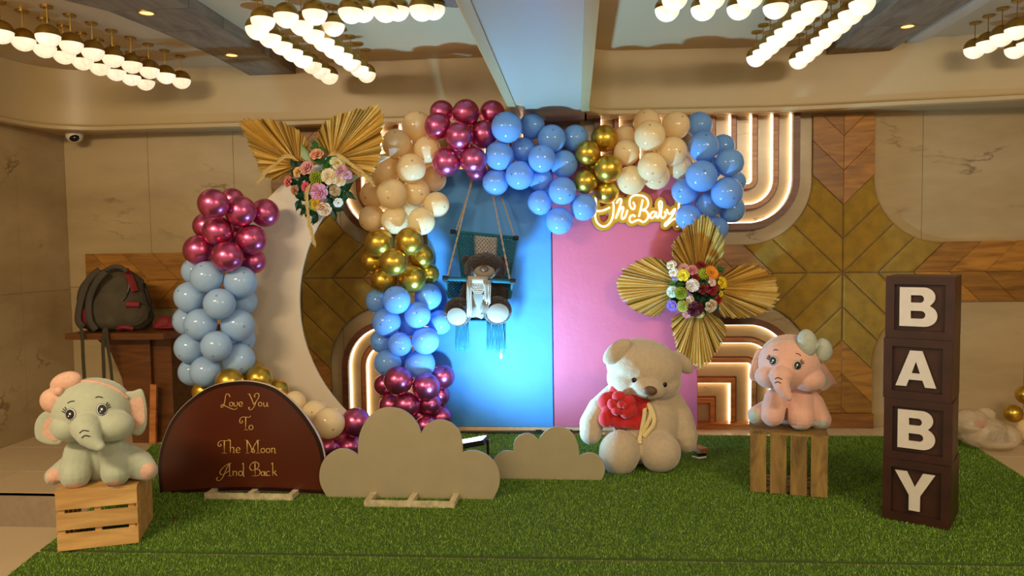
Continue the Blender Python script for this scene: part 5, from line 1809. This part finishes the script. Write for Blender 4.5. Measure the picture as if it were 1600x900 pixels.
def mum_mesh():
    mb = MB()
    for i in range(70):
        z = 1 - 1.15 * (i + .5) / 70
        r = math.sqrt(max(0, 1 - z * z)); a_ = i * 2.39996
        d_ = Vector((r * math.cos(a_), r * math.sin(a_), z))
        s1 = d_.orthogonal().normalized(); s2 = d_.cross(s1)
        mb.add([d_ * .4 + s1 * .09, d_ * .4 + s2 * .09, d_ * .4 - s1 * .09, d_ * .4 - s2 * .09, d_ * .92 + s1 * .1, d_ * .92 + s2 * .1, d_ * .92 - s1 * .1, d_ * .92 - s2 * .1, d_ * 1.02],
               [(0, 1, 5, 4), (1, 2, 6, 5), (2, 3, 7, 6), (3, 0, 4, 7), (4, 5, 8), (5, 6, 8), (6, 7, 8), (7, 4, 8)])
    return mb.mesh('pompom_flower')


def daisy_mesh(n_=16):
    mb = MB()
    for ring, (r1, z1) in enumerate(((1.0, .1), (.82, .28))):
        for k in range(n_):
            petal_strip(mb, math.tau * (k + .5 * ring) / n_, .15, r1, .15, 0, z1, .06)
    return mb.mesh('daisy_flower', True)


def five_mesh():
    mb = MB()
    for k in range(6):
        petal_strip(mb, math.tau * k / 6, .1, 1.0, .45, 0, .25, .2)
    for k in range(5):
        petal_strip(mb, math.tau * (k + .5) / 5, .1, .62, .32, .1, .4, .15)
    return mb.mesh('open_flower', True)


FM = {'rose': rose_mesh(), 'mum': mum_mesh(), 'daisy': daisy_mesh(), 'open': five_mesh()}
eyeb = MB().ell((0, 0, .22), ((.22, 0, 0), (0, .22, 0), (0, 0, .16)), 10, 6).mesh('flower_center', True)
fcol = {}


def flower(x, y, r, d, kind, rgb, cname, posy):
    if (kind, rgb) not in fcol:
        me_ = FM[kind].copy(); me_.materials.append(plain(cname.replace(' ', '_') + '_petal', S(*rgb), 0.7, noise_amt=0.12, noise_scale=2)); fcol[(kind, rgb)] = me_
    nm_ = {'rose': 'rose', 'mum': 'pompom_flower', 'daisy': 'daisy', 'open': 'blossom'}[kind]
    o = bpy.data.objects.new(nm_, None); COL.objects.link(o)
    o.location = onD(x, y, d)
    k = r * d / F_PX * 1.12
    o.scale = (k, k, k)
    c_ = posy['c']
    v = -FH + R0 * ((x - c_[0]) / 55) + Vector((0, 0, (c_[1] - y) / 55)) + Vector((0, 0, .1))
    o.rotation_euler = v.to_track_quat('Z', 'Y').to_euler()
    tag(o, '%s %s in the %s' % (cname, {'rose': 'artificial rose', 'mum': 'pompom chrysanthemum', 'daisy': 'daisy', 'open': 'open blossom'}[kind], posy['n']), 'flower', 'flowers in the ' + posy['n'])
    link('petals', fcol[(kind, rgb)], None, o)
    ce = eyeb.copy(); ce.materials.append(M['acrylic'] if kind in ('daisy', 'open') else fcol[(kind, rgb)].materials[0])
    link('flower_center', ce, None, o)


leaf_m = {}
lf = MB()
for s_ in (-1, 1):
    vs = []
    for i in range(6):
        q = i / 5
        wv = math.sin(math.pi * min(1, q * 1.05 + .05)) * .30 * (1 - .25 * q)
        vs += [(q, 0, -.25 * q * q), (q, s_ * wv, .10 * math.sin(q * 3) - .25 * q * q + .06)]
    lf.add(vs, [(2 * i, 2 * i + 1, 2 * i + 3, 2 * i + 2) for i in range(5)])
for kx in ('leafdark', 'leafmid', 'leafstripe'):
    me_ = lf.mesh('leaf', True); me_.materials.append(M[kx]); leaf_m[kx] = me_


def sprig(x, y, r, d, kx, posy, n_=5, a0=None, label=None):
    o = bpy.data.objects.new('leaf_sprig', None); COL.objects.link(o)
    o.location = onD(x, y, d)
    o.rotation_euler = (-FH).to_track_quat('Z', 'Y').to_euler()
    tag(o, label or ('%s green leaf sprig tucked into the %s' % ({'leafdark': 'dark', 'leafmid': 'bright', 'leafstripe': 'pale striped'}[kx], posy['n'])), 'leaves', 'leaf sprigs in the ' + posy['n'])
    k = r * d / F_PX * 1.2
    for i in range(n_):
        c = bpy.data.objects.new('leaf', leaf_m[kx]); COL.objects.link(c); c.parent = o
        c.scale = (k, k, k)
        c.rotation_euler = (random.uniform(-.5, .5), random.uniform(-.7, .1), (a0 if a0 is not None else random.uniform(0, 6.28)) + math.tau * i / n_ * (1 if n_ > 2 else .3))


p1 = dict(c=(498, 283), n='pastel posy on the crescent board')
d1 = dF1 - 0.07
backm = MB()
for (x, y, r) in ((495, 280, 30), (480, 300, 20), (520, 300, 24), (505, 260, 20)):
    pass
for x, y, r, kind, rgb, cn, off in [
    (495, 242, 10, 'rose', (238, 170, 140), 'peach', .03), (480, 263, 11, 'rose', (222, 160, 160), 'dusty pink', .02), (466, 269, 8, 'rose', (236, 192, 120), 'apricot', .02), (495, 278, 10.5, 'mum', (156, 168, 40), 'lime green', .05),
    (515, 276, 12, 'rose', (234, 216, 176), 'cream', .05), (527, 256, 11, 'open', (220, 214, 160), 'pale green', .02), (533, 267, 10, 'rose', (222, 166, 180), 'light pink', .03), (530, 281, 9.5, 'rose', (240, 214, 178), 'ivory', .03),
    (542, 273, 7.5, 'open', (206, 160, 196), 'lilac', .02), (498, 300, 13, 'rose', (214, 148, 176), 'mauve pink', .06), (478, 292, 7, 'rose', (226, 90, 118), 'hot pink', .04), (523, 298, 8, 'rose', (190, 156, 108), 'beige', .03),
    (493, 319, 9.5, 'open', (206, 170, 34), 'mustard yellow', .04), (506, 326, 11, 'rose', (230, 188, 146), 'pale apricot', .04), (451, 284, 8, 'rose', (226, 132, 116), 'salmon', 0), (461, 297, 7, 'rose', (196, 138, 96), 'tan', 0), (528, 316, 7, 'open', (222, 214, 196), 'white', .02)]:
    flower(x, y, r, d1 - off, kind, rgb, cn, p1)
for x, y, r, kx in [(462, 262, 14, 'leafdark'), (466, 284, 15, 'leafdark'), (470, 312, 17, 'leafdark'), (496, 336, 15, 'leafdark'), (521, 328, 15, 'leafdark'), (541, 298, 17, 'leafdark'), (508, 254, 17, 'leafmid'), (497, 231, 12, 'leafmid'), (513, 308, 15, 'leafdark'), (482, 278, 14, 'leafdark'), (512, 288, 15, 'leafdark'), (487, 308, 15, 'leafdark'), (530, 308, 14, 'leafmid'), (480, 325, 14, 'leafdark'), (506, 268, 13, 'leafdark')]:
    sprig(x, y, r, d1 + 0.025 + random.uniform(-.01, .01), kx, p1, 6)
sprig(486, 251, 26, d1 - .01, 'leafstripe', p1, 1, 2.15, 'broad pale leaf with dark ribs beside the peach rose')


def plume(pts, d, label, r=0.016):
    p = smoothpts([onD(x, y, d - .05) for x, y in pts], 6)
    t = Thing('pampas_plume', label, 'pampas grass', p[0], TH)
    t.part('stalk', MB().tube(p, 0.0035, 5), M['pampas'])
    mb = MB()
    for i in range(2, len(p) - 1):
        tan_ = (p[i + 1] - p[i - 1]).normalized()
        for k in range(10):
            q = 2 * math.pi * random.random()
            sv = (R0 * math.cos(q) + Vector((0, 0, math.sin(q))) + FH * random.uniform(-.7, .7)).normalized()
            s_ = p[i] + tan_ * random.uniform(-.01, .01)
            e_ = s_ + tan_ * 0.035 + sv * r * random.uniform(.5, 1.1)
            mb.tube([s_, s_.lerp(e_, .5) + sv * .003, e_], [0.0022, 0.0022, 0.0006], 4)
    t.part('seed_head', mb, M['pampas'])


plume([(466, 252), (456, 246), (445, 246), (432, 256), (418, 266), (405, 284)], d1, 'dried pampas plume arching from the pastel posy across the left wall side fan')
plume([(512, 244), (522, 241), (536, 247), (550, 258), (564, 268), (582, 286)], d1, 'dried pampas plume arching from the pastel posy towards the arch')
plume([(486, 286), (480, 300), (480, 318), (482, 342), (486, 360), (490, 378)], d1 - .04, 'dried pampas plume hanging straight down from the pastel posy', 0.018)

p2 = dict(c=(1088, 452), n='bright posy between the four fans')
d2 = dF2 - 0.08
for x, y, r, kind, rgb, cn, off in [
    (1050, 415, 7.5, 'open', (232, 220, 196), 'white', .0), (1053, 426, 7, 'open', (236, 226, 206), 'white', .01), (1068, 420, 8, 'open', (230, 180, 180), 'pale pink', .0), (1082, 422, 8, 'rose', (222, 140, 146), 'pink', .01), (1068, 431, 9, 'open', (232, 210, 40), 'yellow', .04),
    (1099, 428.5, 9, 'mum', (186, 190, 50), 'yellow green', .03), (1112, 426, 11, 'daisy', (240, 150, 40), 'orange', .065), (1127, 442, 9, 'open', (240, 206, 20), 'golden yellow', .02), (1082, 446, 9.5, 'rose', (232, 224, 210), 'white', .06), (1064, 458, 9.5, 'mum', (156, 168, 36), 'lime green', .06),
    (1051, 456, 8.5, 'rose', (206, 212, 190), 'greenish white', .02), (1051, 477, 8.5, 'open', (120, 84, 176), 'purple', .01), (1067, 478, 9, 'mum', (200, 200, 90), 'pale lime', .04), (1086, 482, 12, 'rose', (92, 20, 38), 'burgundy', .05), (1110, 477.5, 10, 'rose', (228, 206, 172), 'cream', .05),
    (1122, 468, 6, 'rose', (176, 30, 34), 'red', .02), (1112, 451, 9.5, 'rose', (150, 22, 30), 'crimson', .05), (1098, 452, 7.5, 'rose', (120, 20, 26), 'deep red', .05), (1112, 441, 6.5, 'open', (228, 206, 200), 'blush white', .07), (1087, 433, 6.5, 'rose', (130, 22, 30), 'dark red', .03),
    (1078, 468, 6, 'rose', (222, 196, 164), 'ivory', .05), (1056, 433, 6, 'open', (150, 130, 180), 'lavender', .02), (1095, 415, 7, 'rose', (132, 24, 34), 'maroon', 0), (1094, 491, 6, 'open', (214, 196, 120), 'straw yellow', .01), (1074, 490, 7, 'open', (222, 130, 130), 'rosy pink', .02), (1126, 459, 4.5, 'open', (232, 206, 40), 'small yellow', .02)]:
    flower(x, y, r, d2 - off, kind, rgb, cn, p2)
for x, y, r, kx in [(1095, 465, 14, 'leafdark'), (1105, 468, 13, 'leafdark'), (1057, 443, 12, 'leafmid'), (1075, 440, 12, 'leafdark'), (1085, 460, 13, 'leafdark'), (1128, 454, 9, 'leafdark'), (1120, 420, 11, 'leafmid'), (1058, 468, 12, 'leafdark'), (1100, 440, 12, 'leafmid'), (1120, 475, 10, 'leafdark'), (1075, 472, 11, 'leafdark'), (1068, 445, 12, 'leafdark'), (1098, 478, 11, 'leafdark')]:
    sprig(x, y, r, d2 + 0.025 + random.uniform(-.01, .01), kx, p2, 6)
